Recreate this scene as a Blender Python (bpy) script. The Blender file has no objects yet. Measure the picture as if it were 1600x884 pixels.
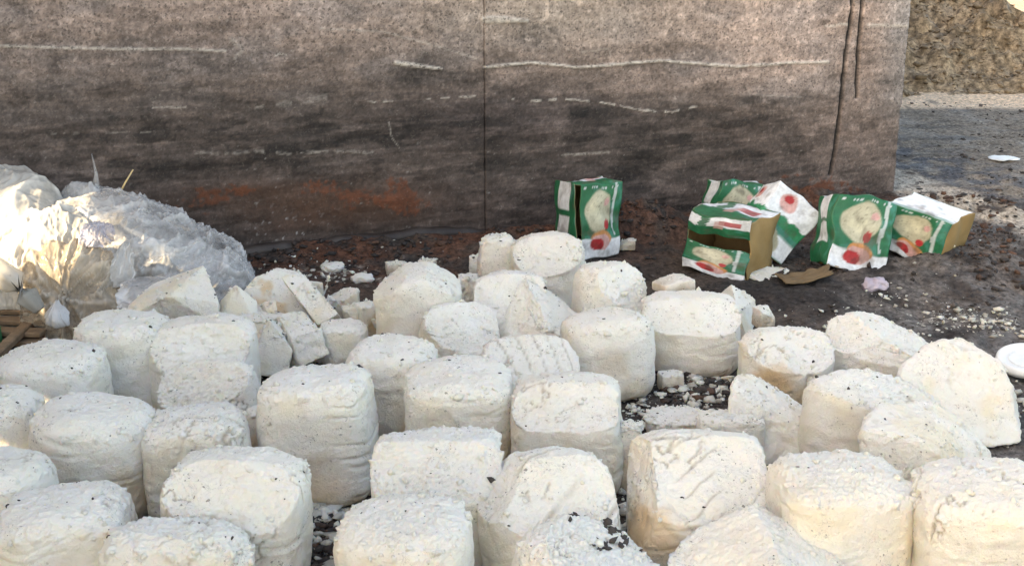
import bpy, bmesh, math, random
import numpy as np
from mathutils import Vector, Matrix, Euler
R = math.radians
random.seed(7)
S = bpy.context.scene
COL = S.collection

# ------------------------------------------------------------------ camera
CH, PITCH, F = 1.25, R(17.8), 2000.0          # height, pitch, focal length in photo pixels
cam_d = bpy.data.cameras.new('camera')
cam = bpy.data.objects.new('camera', cam_d); COL.objects.link(cam)
cam.location = (0, 0, CH); cam.rotation_euler = (R(90) - PITCH, 0, 0)
cam_d.sensor_width = 36; cam_d.lens = 36 * F / 1600
cam_d.clip_start = 0.05; cam_d.clip_end = 500
S.camera = cam

# ------------------------------------------------------------------ sky, sun, exposure
SUN_EL = R(28); SX, SY = 0.85, 0.527          # sun rays travel towards +x and +y
W = bpy.data.worlds.new('World'); S.world = W; W.use_nodes = True
nt = W.node_tree; bg = nt.nodes['Background']
sky = nt.nodes.new('ShaderNodeTexSky'); sky.sky_type = 'NISHITA'; sky.sun_disc = False
sky.sun_elevation = SUN_EL; sky.sun_rotation = math.atan2(-SX, -SY)
sky.dust_density = 3.0; sky.air_density = 1.0; sky.ozone_density = 1.0
nt.links.new(sky.outputs[0], bg.inputs[0]); bg.inputs[1].default_value = 0.15
sl = bpy.data.lights.new('sun', 'SUN'); sl.energy = 3.8; sl.angle = R(0.5); sl.color = (1, .88, .70)
so = bpy.data.objects.new('sun', sl); COL.objects.link(so)
so.rotation_euler = Vector((SX * math.cos(SUN_EL), SY * math.cos(SUN_EL), -math.sin(SUN_EL))).to_track_quat('-Z', 'Y').to_euler()
so.location = (-6, 0, 6)
V = S.view_settings
V.view_transform = 'Standard'; V.look = 'None'; V.gamma = 1; V.use_curve_mapping = False
V.exposure = 2.17
V.use_white_balance = True; V.white_balance_temperature = 8600; V.white_balance_tint = 10
S.cycles.max_bounces = 8; S.cycles.transparent_max_bounces = 12
S.cycles.use_denoising = True

# ------------------------------------------------------------------ helpers
def ray(u, v):
    a, b = (u - 800) / F, -(v - 442) / F
    cp, sp = math.cos(PITCH), math.sin(PITCH)
    return Vector((a, cp + b * sp, -sp + b * cp))
def at_z(u, v, z=0.0):
    d = ray(u, v); t = (z - CH) / d.z
    return Vector((d.x * t, d.y * t, z))
def at_y(u, v, y):
    d = ray(u, v); t = y / d.y
    return Vector((d.x * t, y, CH + d.z * t))
def axis_depth(p): return p[1] * math.cos(PITCH) + (CH - p[2]) * math.sin(PITCH)
def to_px(P):
    P = np.asarray(P, float); cp, sp = math.cos(PITCH), math.sin(PITCH)
    dz = P[..., 2] - CH
    dep = P[..., 1] * cp - dz * sp; up = P[..., 1] * sp + dz * cp
    return 800 + F * P[..., 0] / dep, 442 - F * up / dep

_rng = np.random.RandomState(11)
_PERM = _rng.permutation(4096); _G = _rng.normal(size=(4096, 3)); _G /= np.linalg.norm(_G, axis=1)[:, None]
def noise(P):
    """gradient noise, about -0.7..0.7, for an (n,3) array"""
    P = np.asarray(P, float); i = np.floor(P).astype(np.int64); f = P - i
    w = f * f * f * (f * (f * 6 - 15) + 10)
    out = np.zeros(len(P))
    for dx in (0, 1):
        for dy in (0, 1):
            for dz in (0, 1):
                h = _PERM[(i[:, 0] + dx) & 4095]; h = _PERM[(h + i[:, 1] + dy) & 4095]; h = _PERM[(h + i[:, 2] + dz) & 4095]
                g = _G[h]; o = f - np.array((dx, dy, dz))
                ww = (w[:, 0] if dx else 1 - w[:, 0]) * (w[:, 1] if dy else 1 - w[:, 1]) * (w[:, 2] if dz else 1 - w[:, 2])
                out += ww * (g * o).sum(1)
    return out * 1.5
def fbm(P, oct=4, lac=2.1, gain=.5):
    a, s, t = 1.0, 0.0, 0.0
    for k in range(oct):
        s = s + a * noise(P + 17.3 * k); t += a; a *= gain; P = P * lac
    return s / t
def ridged(P, oct=3):
    a, s, t = 1.0, 0.0, 0.0
    for k in range(oct):
        s = s + a * (1 - np.abs(noise(P + 9.1 * k)) * 2); t += a; a *= .5; P = P * 2.1
    return s / t
def sstep(a, b, x):
    t = np.clip((x - a) / (b - a), 0, 1); return t * t * (3 - 2 * t)

def mesh_of(name, verts, faces, smooth=True, cols=None):
    me = bpy.data.meshes.new(name)
    verts = np.asarray(verts, np.float32); n = len(verts)
    if isinstance(faces, np.ndarray):
        k = faces.shape[1]; fl = faces.astype(np.int32).ravel()
        me.vertices.add(n); me.vertices.foreach_set('co', verts.ravel())
        me.loops.add(len(fl)); me.loops.foreach_set('vertex_index', fl)
        me.polygons.add(len(faces)); me.polygons.foreach_set('loop_start', np.arange(len(faces), dtype=np.int32) * k)
        me.update(calc_edges=True)
    else:
        me.from_pydata([tuple(map(float, v)) for v in verts], [], faces)
    if smooth: me.polygons.foreach_set('use_smooth', [True] * len(me.polygons))
    if cols is not None:
        c = np.ones((n, 4), np.float32); c[:, :3] = cols
        at = me.color_attributes.new('paint', 'FLOAT_COLOR', 'POINT'); at.data.foreach_set('color', c.ravel())
    me.validate(); me.update()
    return me
def link(name, me, mat=None, parent=None, loc=None, rot=None):
    o = bpy.data.objects.new(name, me); COL.objects.link(o)
    if mat is not None and me is not None and not me.materials: me.materials.append(mat)
    if parent: o.parent = parent
    if loc is not None: o.location = loc
    if rot is not None: o.rotation_euler = rot
    return o
def tag(o, label, cat, group=None):
    o['label'] = label; o['category'] = cat
    if group: o['group'] = group
    return o
def kind(o, k): o['kind'] = k; return o
def empty(name, loc, rot=(0, 0, 0)):
    o = bpy.data.objects.new(name, None); COL.objects.link(o); o.location = loc; o.rotation_euler = rot
    o.empty_display_size = .05; return o
def grid_faces(nu, nv):
    i = np.arange(nu * nv).reshape(nv, nu)
    return np.stack([i[:-1, :-1], i[:-1, 1:], i[1:, 1:], i[1:, :-1]], -1).reshape(-1, 4)
def vnormals(v, f):
    a = v[f[:, 2]] - v[f[:, 0]]; b = v[f[:, 3]] - v[f[:, 1]]
    n = np.cross(a, b); vn = np.zeros_like(v)
    for k in range(4): np.add.at(vn, f[:, k], n)
    return vn / (np.linalg.norm(vn, axis=1)[:, None] + 1e-12)
_cube = {}
def cube_grid(N):
    if N in _cube: return _cube[N]
    t = np.linspace(-1, 1, N); a, b = np.meshgrid(t, t); a, b = a.ravel(), b.ravel(); o = np.ones_like(a)
    F0 = grid_faces(N, N); vs, fs = [], []
    for k, P in enumerate([(a, b, o), (-a, b, -o), (o, a, b), (-o, -a, b), (-a, o, b), (a, -o, b)]):
        vs.append(np.stack(P, 1)); fs.append(F0 + k * N * N)
    v = np.concatenate(vs); f = np.concatenate(fs)
    key = np.round((v + 1) * (N - 1) / 2).astype(np.int64)
    key = key[:, 0] * N * N * 4 + key[:, 1] * N * 2 + key[:, 2]
    _, first, inv = np.unique(key, return_index=True, return_inverse=True)
    _cube[N] = (v[first], inv.ravel()[f]); return _cube[N]
def rotz(P, a):
    c, s = math.cos(a), math.sin(a); Q = P.copy(); Q[:, 0] = c * P[:, 0] - s * P[:, 1]; Q[:, 1] = s * P[:, 0] + c * P[:, 1]; return Q
def box_mesh(name, sx, sy, sz, c=(0, 0, 0), bev=.002):
    bm = bmesh.new(); bmesh.ops.create_cube(bm, size=1)
    for v in bm.verts: v.co = Vector((v.co.x * sx + c[0], v.co.y * sy + c[1], v.co.z * sz + c[2]))
    if bev: bmesh.ops.bevel(bm, geom=list(bm.edges), offset=bev, segments=1, affect='EDGES')
    me = bpy.data.meshes.new(name); bm.to_mesh(me); bm.free(); return me
def tube_mesh(name, pts, rad, n=8, noise_amp=0):
    pts = [Vector(p) for p in pts]; vs, fs = [], []
    for i, p in enumerate(pts):
        d = (pts[min(i + 1, len(pts) - 1)] - pts[max(i - 1, 0)]).normalized()
        a = d.orthogonal().normalized(); b = d.cross(a)
        r = rad[i] if isinstance(rad, (list, tuple)) else rad
        for k in range(n):
            t = 2 * math.pi * k / n; rr = r * (1 + noise_amp * random.uniform(-1, 1))
            vs.append(p + a * rr * math.cos(t) + b * rr * math.sin(t))
    for i in range(len(pts) - 1):
        for k in range(n):
            fs.append((i * n + k, i * n + (k + 1) % n, (i + 1) * n + (k + 1) % n, (i + 1) * n + k))
    fs.append(tuple(range(n))[::-1]); fs.append(tuple(range((len(pts) - 1) * n, len(pts) * n)))
    return mesh_of(name, vs, fs)

# ------------------------------------------------------------------ materials
class NT:
    def __init__(s, name):
        s.m = bpy.data.materials.new(name); s.m.use_nodes = True; s.t = s.m.node_tree
        s.b = s.t.nodes['Principled BSDF']
    def n(s, typ, **kw):
        x = s.t.nodes.new(typ)
        for k, v in kw.items():
            if k in x.inputs: x.inputs[k].default_value = v
            else: setattr(x, k, v)
        return x
    def l(s, a, b): s.t.links.new(a, b)
    def noise(s, co, scale, detail=4, rough=.55, dist=0):
        x = s.n('ShaderNodeTexNoise', Scale=scale, Detail=detail, Roughness=rough, Distortion=dist)
        if co is not None: s.l(co, x.inputs['Vector'])
        return x.outputs['Fac']
    def ramp(s, fac, stops):
        x = s.n('ShaderNodeValToRGB'); s.l(fac, x.inputs[0]); e = x.color_ramp.elements
        while len(e) < len(stops): e.new(.5)
        for k, (p, c) in enumerate(stops):
            e[k].position = p; e[k].color = (c, c, c, 1) if not isinstance(c, tuple) else (*c, 1)
        return x.outputs[0]
    def mix(s, fac, a, b, mode='MIX'):
        x = s.n('ShaderNodeMix', data_type='RGBA', blend_type=mode)
        for sock, v in ((x.inputs[0], fac), (x.inputs[6], a), (x.inputs[7], b)):
            if isinstance(v, (int, float)): sock.default_value = v
            elif isinstance(v, tuple): sock.default_value = (*v, 1)
            else: s.l(v, sock)
        return x.outputs[2]
    def math(s, op, a, b=0.0, c=0.0):
        x = s.n('ShaderNodeMath', operation=op)
        for sock, v in zip(x.inputs, (a, b, c)):
            if isinstance(v, (int, float)): sock.default_value = v
            else: s.l(v, sock)
        return x.outputs[0]
    def bump(s, h, strength=.5, dist=.01):
        x = s.n('ShaderNodeBump', Strength=strength, Distance=dist); s.l(h, x.inputs['Height']); s.l(x.outputs[0], s.b.inputs['Normal'])
    def base(s, c):
        if isinstance(c, tuple): s.b.inputs['Base Color'].default_value = (*c, 1)
        else: s.l(c, s.b.inputs['Base Color'])
    def set(s, **kw):
        for k, v in kw.items(): s.b.inputs[k.replace('_', ' ')].default_value = v
    def paint(s): return s.n('ShaderNodeAttribute', attribute_name='paint').outputs['Color']
    def obj(s):
        tc = s.n('ShaderNodeTexCoord'); oi = s.n('ShaderNodeObjectInfo')
        v = s.n('ShaderNodeVectorMath', operation='MULTIPLY_ADD')
        s.l(oi.outputs['Random'], v.inputs[0]); v.inputs[1].default_value = (37, 51, 23); s.l(tc.outputs['Object'], v.inputs[2])
        return v.outputs[0]

def mat_cheese():
    m = NT('cheese'); co = m.obj()
    c = m.mix(m.ramp(m.noise(co, 9, 5), [(.35, 0.), (.7, 1.)]), (.87, .822, .725), (.895, .868, .81))
    c = m.mix(m.math('MULTIPLY', m.ramp(m.noise(co, 14, 6, .65), [(.54, 0.), (.72, 1.)]), .3), c, (.80, .71, .54))
    # greyish smears of dirt
    c = m.mix(m.math('MULTIPLY', m.ramp(m.noise(co, 55, 6, .7), [(.58, 0.), (.75, 1.)]), .34), c, (.52, .48, .42))
    c = m.mix(1.0, c, m.paint(), 'MULTIPLY')
    # soil specks: small ones all over, fewer large
    patch = m.ramp(m.noise(co, 11, 5, .65), [(.47, .04), (.60, 1.)])
    for sc, lo, hi, r in ((75, .92, .87, .21), (170, .87, .89, .30)):
        vo = m.n('ShaderNodeTexVoronoi', Scale=sc); vo.feature = 'F1'
        dm = m.n('ShaderNodeVectorMath', operation='MULTIPLY_ADD')
        nn = m.n('ShaderNodeTexNoise', Scale=sc * .9); m.l(co, nn.inputs['Vector'])
        m.l(nn.outputs['Color'], dm.inputs[0]); dm.inputs[1].default_value = (.012, .012, .006); m.l(co, dm.inputs[2])
        m.l(dm.outputs[0], vo.inputs['Vector'])
        sp = m.n('ShaderNodeSeparateColor'); m.l(vo.outputs['Color'], sp.inputs[0])
        k = m.math('MULTIPLY', m.math('GREATER_THAN', sp.outputs[0], lo), m.math('LESS_THAN', vo.outputs['Distance'], r))
        k = m.math('MULTIPLY', m.math('MULTIPLY', k, .72), patch)
        c = m.mix(k, c, (.17, .145, .12))
    ln = m.ramp(m.noise(co, 46, 4, .6, 1.2), [(.485, 0.), (.5, 1.), (.515, 0.)])
    c = m.mix(m.math('MULTIPLY', m.math('MULTIPLY', ln, patch), .6), c, (.33, .30, .27))
    m.base(c)
    m.set(Roughness=.62, Subsurface_Weight=.45, Subsurface_Radius=(1., .62, .32), Subsurface_Scale=.012, Specular_IOR_Level=.35)
    h = m.math('ADD', m.math('MULTIPLY', m.noise(co, 210, 6, .75), 1.3), m.math('MULTIPLY', m.noise(co, 70, 6, .7), 1.5))
    m.bump(h, .75, .006)
    return m.m
def mat_paint(name, rough=.85, spec=.3, bump=(90, .5, .004), mott=(60, .45, 1.5), metal=0):
    """colour from the 'paint' attribute, broken up by fine grain"""
    m = NT(name); co = m.obj(); p = m.paint()
    g = m.ramp(m.noise(co, mott[0], 7, .68), [(.3, mott[1]), (.7, mott[2])])
    m.base(m.mix(1.0, p, g, 'MULTIPLY'))
    m.set(Roughness=rough, Specular_IOR_Level=spec, Metallic=metal)
    m.bump(m.noise(co, bump[0], 7, .65), bump[1], bump[2]); return m
def mat_plain(name, c1, c2, rough=.7, scale=20, bump=(80, .3, .003), spec=.4, **kw):
    m = NT(name); co = m.obj()
    m.base(m.mix(m.ramp(m.noise(co, scale, 6, .6), [(.35, 0.), (.65, 1.)]), c1, c2))
    m.set(Roughness=rough, Specular_IOR_Level=spec, **kw); m.bump(m.noise(co, bump[0], 6, .6), bump[1], bump[2]); return m.m
M_CHEESE = mat_cheese()
def mat_wall():
    m = NT('stained_metal'); co = m.obj(); p = m.paint()
    g = m.ramp(m.noise(co, 75, 6, .72), [(.36, .8), (.5, 1.), (.64, 1.18)])
    g2 = m.ramp(m.noise(co, 16, 6, .65), [(.3, .75), (.7, 1.25)])
    c = m.mix(1.0, m.mix(1.0, p, g, 'MULTIPLY'), g2, 'MULTIPLY')
    sp = m.n('ShaderNodeSeparateColor'); m.l(p, sp.inputs[0]); pz = m.ramp(sp.outputs[1], [(.05, .25), (.22, 1.)])
    for sc, lo, rr, dk in ((70, .55, .30, .55), (130, .5, .34, .5)):
        vo = m.n('ShaderNodeTexVoronoi', Scale=sc); wv = m.n('ShaderNodeVectorMath', operation='MULTIPLY_ADD'); nn = m.n('ShaderNodeTexNoise', Scale=sc); m.l(co, nn.inputs['Vector'])
        m.l(nn.outputs['Color'], wv.inputs[0]); wv.inputs[1].default_value = (.018, .018, .018); m.l(co, wv.inputs[2]); m.l(wv.outputs[0], vo.inputs['Vector'])
        s2 = m.n('ShaderNodeSeparateColor'); m.l(vo.outputs['Color'], s2.inputs[0])
        kk = m.math('MULTIPLY', m.math('GREATER_THAN', s2.outputs[0], lo), m.math('LESS_THAN', vo.outputs['Distance'], rr))
        c = m.mix(m.math('MULTIPLY', m.math('MULTIPLY', kk, pz), dk), c, (.035, .028, .025))
    wn = m.ramp(m.noise(co, 95, 4, .6), [(.60, 0.), (.66, 1.)]); c = m.mix(m.math('MULTIPLY', m.math('MULTIPLY', wn, pz), .35), c, (.50, .45, .40))
    m.base(c); m.set(Roughness=.7, Specular_IOR_Level=.4)
    m.bump(m.math('ADD', m.noise(co, 90, 7, .7), m.noise(co, 14, 4)), .5, .004); return m.m
M_WALL = mat_wall()
def mat_ground(f=1., bs=.9):
    m = NT('soil'); co = m.obj(); p = m.paint()
    g = m.ramp(m.noise(co, 55 * f, 8, .72), [(.34, .35), (.5, 1.), (.68, 1.9)])
    m.base(m.mix(1.0, p, g, 'MULTIPLY')); m.set(Specular_IOR_Level=.25); m.l(m.ramp(m.noise(co, 5, 5, .6), [(.38, .5), (.55, .95)]), m.b.inputs['Roughness'])
    m.bump(m.math('ADD', m.noise(co, 70 * f, 8, .75), m.math('MULTIPLY', m.noise(co, 20 * f, 5), 2)), bs, .012 / f); return m.m
M_SOIL = mat_ground(); M_EARTH = mat_ground(.8, .35)
M_CLOD = mat_paint('soil_clod', .8, .4, (60, .6, .004), (90, .5, 1.5)).m
M_CRUMB = M_CHEESE
M_PRINT = mat_paint('printed_carton', .45, .4, (120, .12, .001), (35, .8, 1.15)).m
M_KRAFT = mat_plain('kraft_cardboard', (.30, .19, .075), (.36, .235, .10), .85, 12)
M_INSIDE = mat_plain('cardboard_inside', (.13, .09, .05), (.2, .14, .08), .9, 12)
def mat_plastic(name, col, trans=.3, alpha=.85, rough=.25):
    """thin film: milky where it is creased and doubled (paint attribute high), which also paints in bright glints, clearer where it is a single layer"""
    m = NT(name); co = m.obj(); sp = m.n('ShaderNodeSeparateColor'); m.l(m.paint(), sp.inputs[0]); k = sp.outputs[0]
    c = m.mix(m.ramp(m.noise(co, 14, 6, .6), [(.4, 0.), (.7, 1.)]), col, tuple(x * .82 for x in col))
    c = m.mix(m.math('MULTIPLY', m.ramp(m.noise(co, 40, 5, .7), [(.6, 0.), (.68, 1.)]), .45), c, (.34, .27, .20))
    c = m.mix(m.ramp(k, [(.3, 0.), (.9, 1.)]), c, tuple(min(.88, x * 1.25 + .04) for x in col))  # whitened creases also paint in the film's white highlights
    m.base(c); m.set(Roughness=rough, Specular_IOR_Level=.7)
    al = m.math('ADD', m.ramp(m.noise(co, 8, 5, .6), [(.4, max(0., alpha - .25)), (.62, min(1., alpha + .15))]), m.math('MULTIPLY', k, (.12 + .5 * alpha) if alpha < 1 else 1.))
    m.l(m.math('MINIMUM', al, 1.), m.b.inputs['Alpha'])
    m.bump(m.noise(co, 45, 6, .6, .8), .35, .006)
    tr = m.n('ShaderNodeBsdfTranslucent'); m.l(c, tr.inputs[0]); tp = m.n('ShaderNodeBsdfTransparent'); m2 = m.n('ShaderNodeMixShader')
    m.l(m.math('MINIMUM', al, 1.), m2.inputs[0]); m.l(tp.outputs[0], m2.inputs[1]); m.l(tr.outputs[0], m2.inputs[2])
    mx = m.n('ShaderNodeMixShader'); mx.inputs[0].default_value = trans
    m.l(m.b.outputs[0], mx.inputs[1]); m.l(m2.outputs[0], mx.inputs[2])
    m.l(mx.outputs[0], m.t.nodes['Material Output'].inputs[0]); return m.m
M_BAG = mat_plastic('clear_plastic', (.74, .74, .74), .3, .34, .08)
M_SHEET = mat_plastic('white_plastic', (.66, .63, .58), .3, 1., .25)
M_TAN = mat_plastic('tan_plastic', (.60, .53, .44), .35, .5, .12)
M_WFILM = mat_plastic('white_film', (.66, .66, .66), .3, .8, .2)
M_LILAC = mat_plastic('lilac_plastic', (.62, .60, .66), .25, .8, .25)
M_PINKBAG = mat_plastic('pinkish_plastic', (.62, .55, .49), .35, .66, .18)
M_WHITE = mat_plain('white_plastic_lid', (.78, .80, .80), (.70, .72, .72), .35, 20)
M_WOOD = mat_plain('old_wood', (.15, .10, .06), (.24, .16, .10), .8, 30)
M_STRAW = mat_plain('straw', (.62, .45, .22), (.7, .55, .3), .7, 60)
M_GREEN = mat_plain('green_plastic', (.02, .16, .07), (.03, .22, .10), .4, 20)
M_CONC = mat_plain('grey_concrete', (.32, .30, .27), (.40, .37, .33), .85, 6)
M_METAL = NT('worn_steel')
M_METAL.base(M_METAL.mix(M_METAL.ramp(M_METAL.noise(M_METAL.obj(), 9, 6, .7), [(.4, 0.), (.62, 1.)]), (.032, .022, .018), (.065, .05, .042)))
M_METAL.set(Roughness=.5, Metallic=.15); M_METAL = M_METAL.m

# ------------------------------------------------------------------ ground
TH = math.atan2(5.11 - 4.157, 1.56 + .868); WO = Vector((-.868, 4.157)); WT = Vector((math.cos(TH), math.sin(TH))); WN = Vector((math.sin(TH), -math.cos(TH)))
def wall_pt(s, z, off=0.0): return Vector((WO.x + WT.x * s + WN.x * off, WO.y + WT.y * s + WN.y * off, z))
def wall_s(u, v):
    d = ray(u, v); t = (WO.x * WN.x + WO.y * WN.y) / (d.x * WN.x + d.y * WN.y)
    return (d.x * t - WO.x) * WT.x + (d.y * t - WO.y) * WT.y, CH + d.z * t
HUMPS = [  # px u, v, radius x, radius y, height
    (1010, 366, .17, .12, .11), (1260, 335, .34, .16, .06), (1470, 430, .30, .2, .035), (1560, 400, .35, .3, .04),
    (420, 400, .3, .1, .03), (640, 400, .5, .12, .04), (830, 380, .4, .12, .05), (1480, 330, .6, .12, .05), (1300, 470, .3, .2, .02), (30, 500, .3, .2, .02)]
def ground_h(x, y):
    P = np.stack([x, y, np.zeros_like(x)], 1)
    near = np.exp(-((x / 4.5) ** 2 + ((y - 3.5) / 4.5) ** 2) ** 2)
    h = near * (.018 * fbm(P * 3, 3) + .016 * fbm(P * 14, 4) + .011 * np.abs(fbm(P * 40, 3)) + .005 * fbm(P * 90, 2)) + (1 - near) * .05 * fbm(P * .6, 3)
    for (u, v, rx, ry, hh) in HUMPS:
        c = at_z(u, v); h = h + hh * np.exp(-((x - c.x) / rx) ** 2 - ((y - c.y) / ry) ** 2) * (1 + .7 * fbm(P * 12, 3))
    return h
def graded(lo, hi, d, far):
    a = list(np.arange(lo, hi, d)); st = d
    while a[-1] < far: st *= 1.22; a.append(a[-1] + st)
    st = d
    while a[0] > -far: st *= 1.22; a.insert(0, a[0] - st)
    return np.array(a)
gx, gy = graded(-2.1, 3.2, .011, 90), graded(1.3, 6.6, .011, 120)
X, Y = np.meshgrid(gx, gy); x, y = X.ravel(), Y.ravel(); z = ground_h(x, y)
P = np.stack([x, y, z], 1)
gu, gv = to_px(np.stack([x, np.maximum(y, 1.2), z], 1))
n1 = fbm(P * np.array([2.5, 2.5, 1]), 4); n2 = fbm(P * 9, 4)
dark, brown, grey, red = np.array((.042, .036, .034)), np.array((.082, .062, .050)), np.array((.20, .19, .185)), np.array((.125, .055, .034))
def mixc(a, b, t): return a * (1 - t[:, None]) + b * t[:, None]
c = mixc(np.tile(dark, (len(x), 1)), brown, sstep(-.25, .25, n1 + .4 * n2))
dw = -((x - WO.x) * WN.x + (y - WO.y) * WN.y)     # >0 behind wall line
inw = sstep(.7, .1, -dw) * sstep(1.7, 1.2, x)
c = mixc(c, red, np.clip(inw * sstep(-.3, .15, n2), 0, 1) * .9)
# grey trodden mud right, then wet blue-grey slab beyond, then kerb strip painted pale and warm
c = mixc(c, np.array((.17, .15, .138)), sstep(1250, 1420, gu) * sstep(470, 430, gv) * sstep(340, 380, gv) * sstep(-.2, .2, n2) * .7)
c = mixc(c, np.array((.19, .172, .16)), sstep(1230, 1400, gu) * sstep(420, 460, gv) * sstep(-.3, .2, n2) * .7)
band = sstep(6.0, 5.2, y) * 0
edge = 262 + (gu - 1400) * .32 + 10 * n2
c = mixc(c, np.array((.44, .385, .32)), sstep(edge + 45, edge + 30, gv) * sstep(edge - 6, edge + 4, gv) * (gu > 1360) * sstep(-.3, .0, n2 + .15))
c = mixc(c, np.array((.235, .195, .155)), sstep(edge + 4, edge - 4, gv) * (gu > 1360))
c = mixc(c, np.array((.10, .098, .105)), sstep(edge + 2, edge - 4, gv) * sstep(edge - 70 - .1 * (gu - 1400), edge - 30, gv) * (gu > 1360) * sstep(-.15, .15, n2))
c = mixc(c, np.array((.10, .088, .08)), sstep(.12, .3, fbm(P * np.array((3, 7, 1)) + 5, 4)) * sstep(edge + 40, edge, gv) * (gu > 1360) * .7)
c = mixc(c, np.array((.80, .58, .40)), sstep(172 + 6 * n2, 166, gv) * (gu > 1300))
c = mixc(c, np.array((.16, .13, .10)), sstep(.1, .3, n2) * sstep(190, 180, gv) * sstep(1520, 1440, gu) * sstep(150, 158, gv) * (gu > 1300))
c = mixc(c, np.array((.34, .32, .29)), sstep(1.0, .7, y))  # unseen ground near the camera, made pale to bounce light onto the blocks
for (a_, b_, ra_, rb_) in ((1490, 498, 70, 14), (1555, 512, 40, 14), (1085, 612, 50, 22), (500, 820, 50, 50), (540, 430, 90, 14)):   # trodden-in cheese
    c = mixc(c, np.array((.50, .47, .42)), np.exp(-((gu - a_) / ra_) ** 2 - ((gv - b_) / rb_) ** 2) * sstep(.05, .3, fbm(P * 34, 4)) * .8)
far = (np.abs(x) > 6) | (y > 11)
c[far] = (.34, .28, .21)
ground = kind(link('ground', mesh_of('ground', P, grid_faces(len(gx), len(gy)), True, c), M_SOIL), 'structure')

# ------------------------------------------------------------------ earth mound behind, right
mx, my = np.meshgrid(np.linspace(1.2, 8, 260), np.linspace(6.9, 13, 210)); x, y = mx.ravel(), my.ravel()
P = np.stack([x, y, 0 * x], 1)
prof = np.clip((y - 7.28 - .22 * fbm(P * 1.6, 3)) / 3.2, 0, 1) * 1.2 * sstep(6.0, 3.6, x - .25 * (y - 9)) * sstep(13, 12, y)
hm = prof + prof.clip(0, .3) * (.8 * fbm(P * 2.2, 4) + .45 * fbm(P * 9, 3)) - .06
hm = hm + prof.clip(0, .3) * (.16 * np.abs(fbm(P * 17, 3)))
hm = np.where(x > 3.0, np.minimum(hm, .46 - .9 * (x - 3.20) + .05 * fbm(P * 6, 3)), hm)
cm = mixc(np.tile(np.array((.15, .103, .060)), (len(x), 1)), np.array((.42, .30, .185)), sstep(-.2, .25, .35 * fbm(P * 4, 3) + fbm(P * 28, 4)))
mound = kind(link('earth_mound', mesh_of('earth_mound', np.stack([x, y, hm], 1), grid_faces(260, 210), True, cm), M_EARTH), 'structure')

# ------------------------------------------------------------------ stained wall: a big steel block, front face painted with its stains
UU = [0, 250, 500, 760, 1000, 1200, 1420]; VV = [-60, 0, 60, 110, 160, 220, 290, 340, 400]
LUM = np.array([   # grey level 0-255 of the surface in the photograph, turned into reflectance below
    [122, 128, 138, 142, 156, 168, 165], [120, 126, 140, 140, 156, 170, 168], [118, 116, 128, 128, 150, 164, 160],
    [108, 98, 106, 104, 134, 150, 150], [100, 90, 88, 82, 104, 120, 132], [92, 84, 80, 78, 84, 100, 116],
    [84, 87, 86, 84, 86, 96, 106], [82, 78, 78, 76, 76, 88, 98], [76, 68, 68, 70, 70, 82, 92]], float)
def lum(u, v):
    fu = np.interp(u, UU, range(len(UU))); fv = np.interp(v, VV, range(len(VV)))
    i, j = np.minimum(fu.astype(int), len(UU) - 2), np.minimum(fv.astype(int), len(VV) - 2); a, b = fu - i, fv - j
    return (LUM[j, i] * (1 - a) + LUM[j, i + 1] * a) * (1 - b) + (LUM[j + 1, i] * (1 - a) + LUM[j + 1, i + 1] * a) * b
def seg_dist(u, v, pts):
    best = np.full(len(u), 1e9); tt = np.zeros(len(u)); L = 0; Ls = [0]
    for a, b in zip(pts, pts[1:]): L += math.dist(a[:2], b[:2]); Ls.append(L)
    for k, (a, b) in enumerate(zip(pts, pts[1:])):
        dx, dy = b[0] - a[0], b[1] - a[1]; l2 = dx * dx + dy * dy
        t = np.clip(((u - a[0]) * dx + (v - a[1]) * dy) / l2, 0, 1)
        d = np.hypot(u - a[0] - t * dx, v - a[1] - t * dy); k2 = d < best
        best[k2] = d[k2]; tt[k2] = (Ls[k] + t[k2] * (Ls[k + 1] - Ls[k])) / L
    return best, tt
SCRAPES = [  # points, half width px, strength, broken-up amount, relief m
    ([(-60, 71), (60, 74), (170, 77), (290, 77), (352, 80)], 3.2, .75, .5, .003),
    ([(757, 105), (830, 98), (905, 106), (960, 101), (1030, 95), (1150, 104), (1240, 98), (1292, 97)], 3.0, 1., .25, .006),
    ([(618, 98), (650, 103), (690, 108)], 4.2, 1., 0, .006), ([(757, 31), (785, 31), (822, 33)], 6.5, 1.1, 0, .006),
    ([(575, 160), (640, 157), (700, 153), (742, 151)], 2.2, .7, .9, .004),
    ([(800, 155), (835, 158), (870, 155), (900, 156), (950, 162), (1000, 172), (1050, 175), (1088, 166)], 2.2, .8, .9, .004),
    ([(500, 45), (600, 50), (690, 75), (745, 92)], 2.2, .45, .6, .002),
    ([(390, 170), (430, 163), (470, 160), (520, 150)], 7, .25, 1.3, .003),
    ([(268, 243), (320, 239), (350, 241), (400, 236), (450, 241), (520, 236), (582, 239)], 4.5, .3, 1.3, .005),
    ([(878, 242), (950, 238)], 2.5, .5, .6, .002), ([(80, 209), (150, 208), (200, 208), (240, 206)], 2.2, .3, 1.2, .002),
    ([(1290, 41), (1324, 38)], 3.2, .6, .4, .002), ([(1356, 40), (1424, 41)], 4, .65, .3, .002),
    ([(240, 168), (290, 168)], 2.4, .45, .8, .002), ([(362, 62), (378, 78), (366, 92)], 6, .35, .6, .003), ([(430, 88), (437, 84), (446, 87)], 2, .7, .2, .002),
    ([(908, 82), (950, 76)], 2, .4, .4, .002), ([(1250, 152), (1180, 148)], 2, .3, .6, .001),
    ([(608, 192), (612, 215), (625, 232)], 1.6, .5, .5, .002)]
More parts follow.
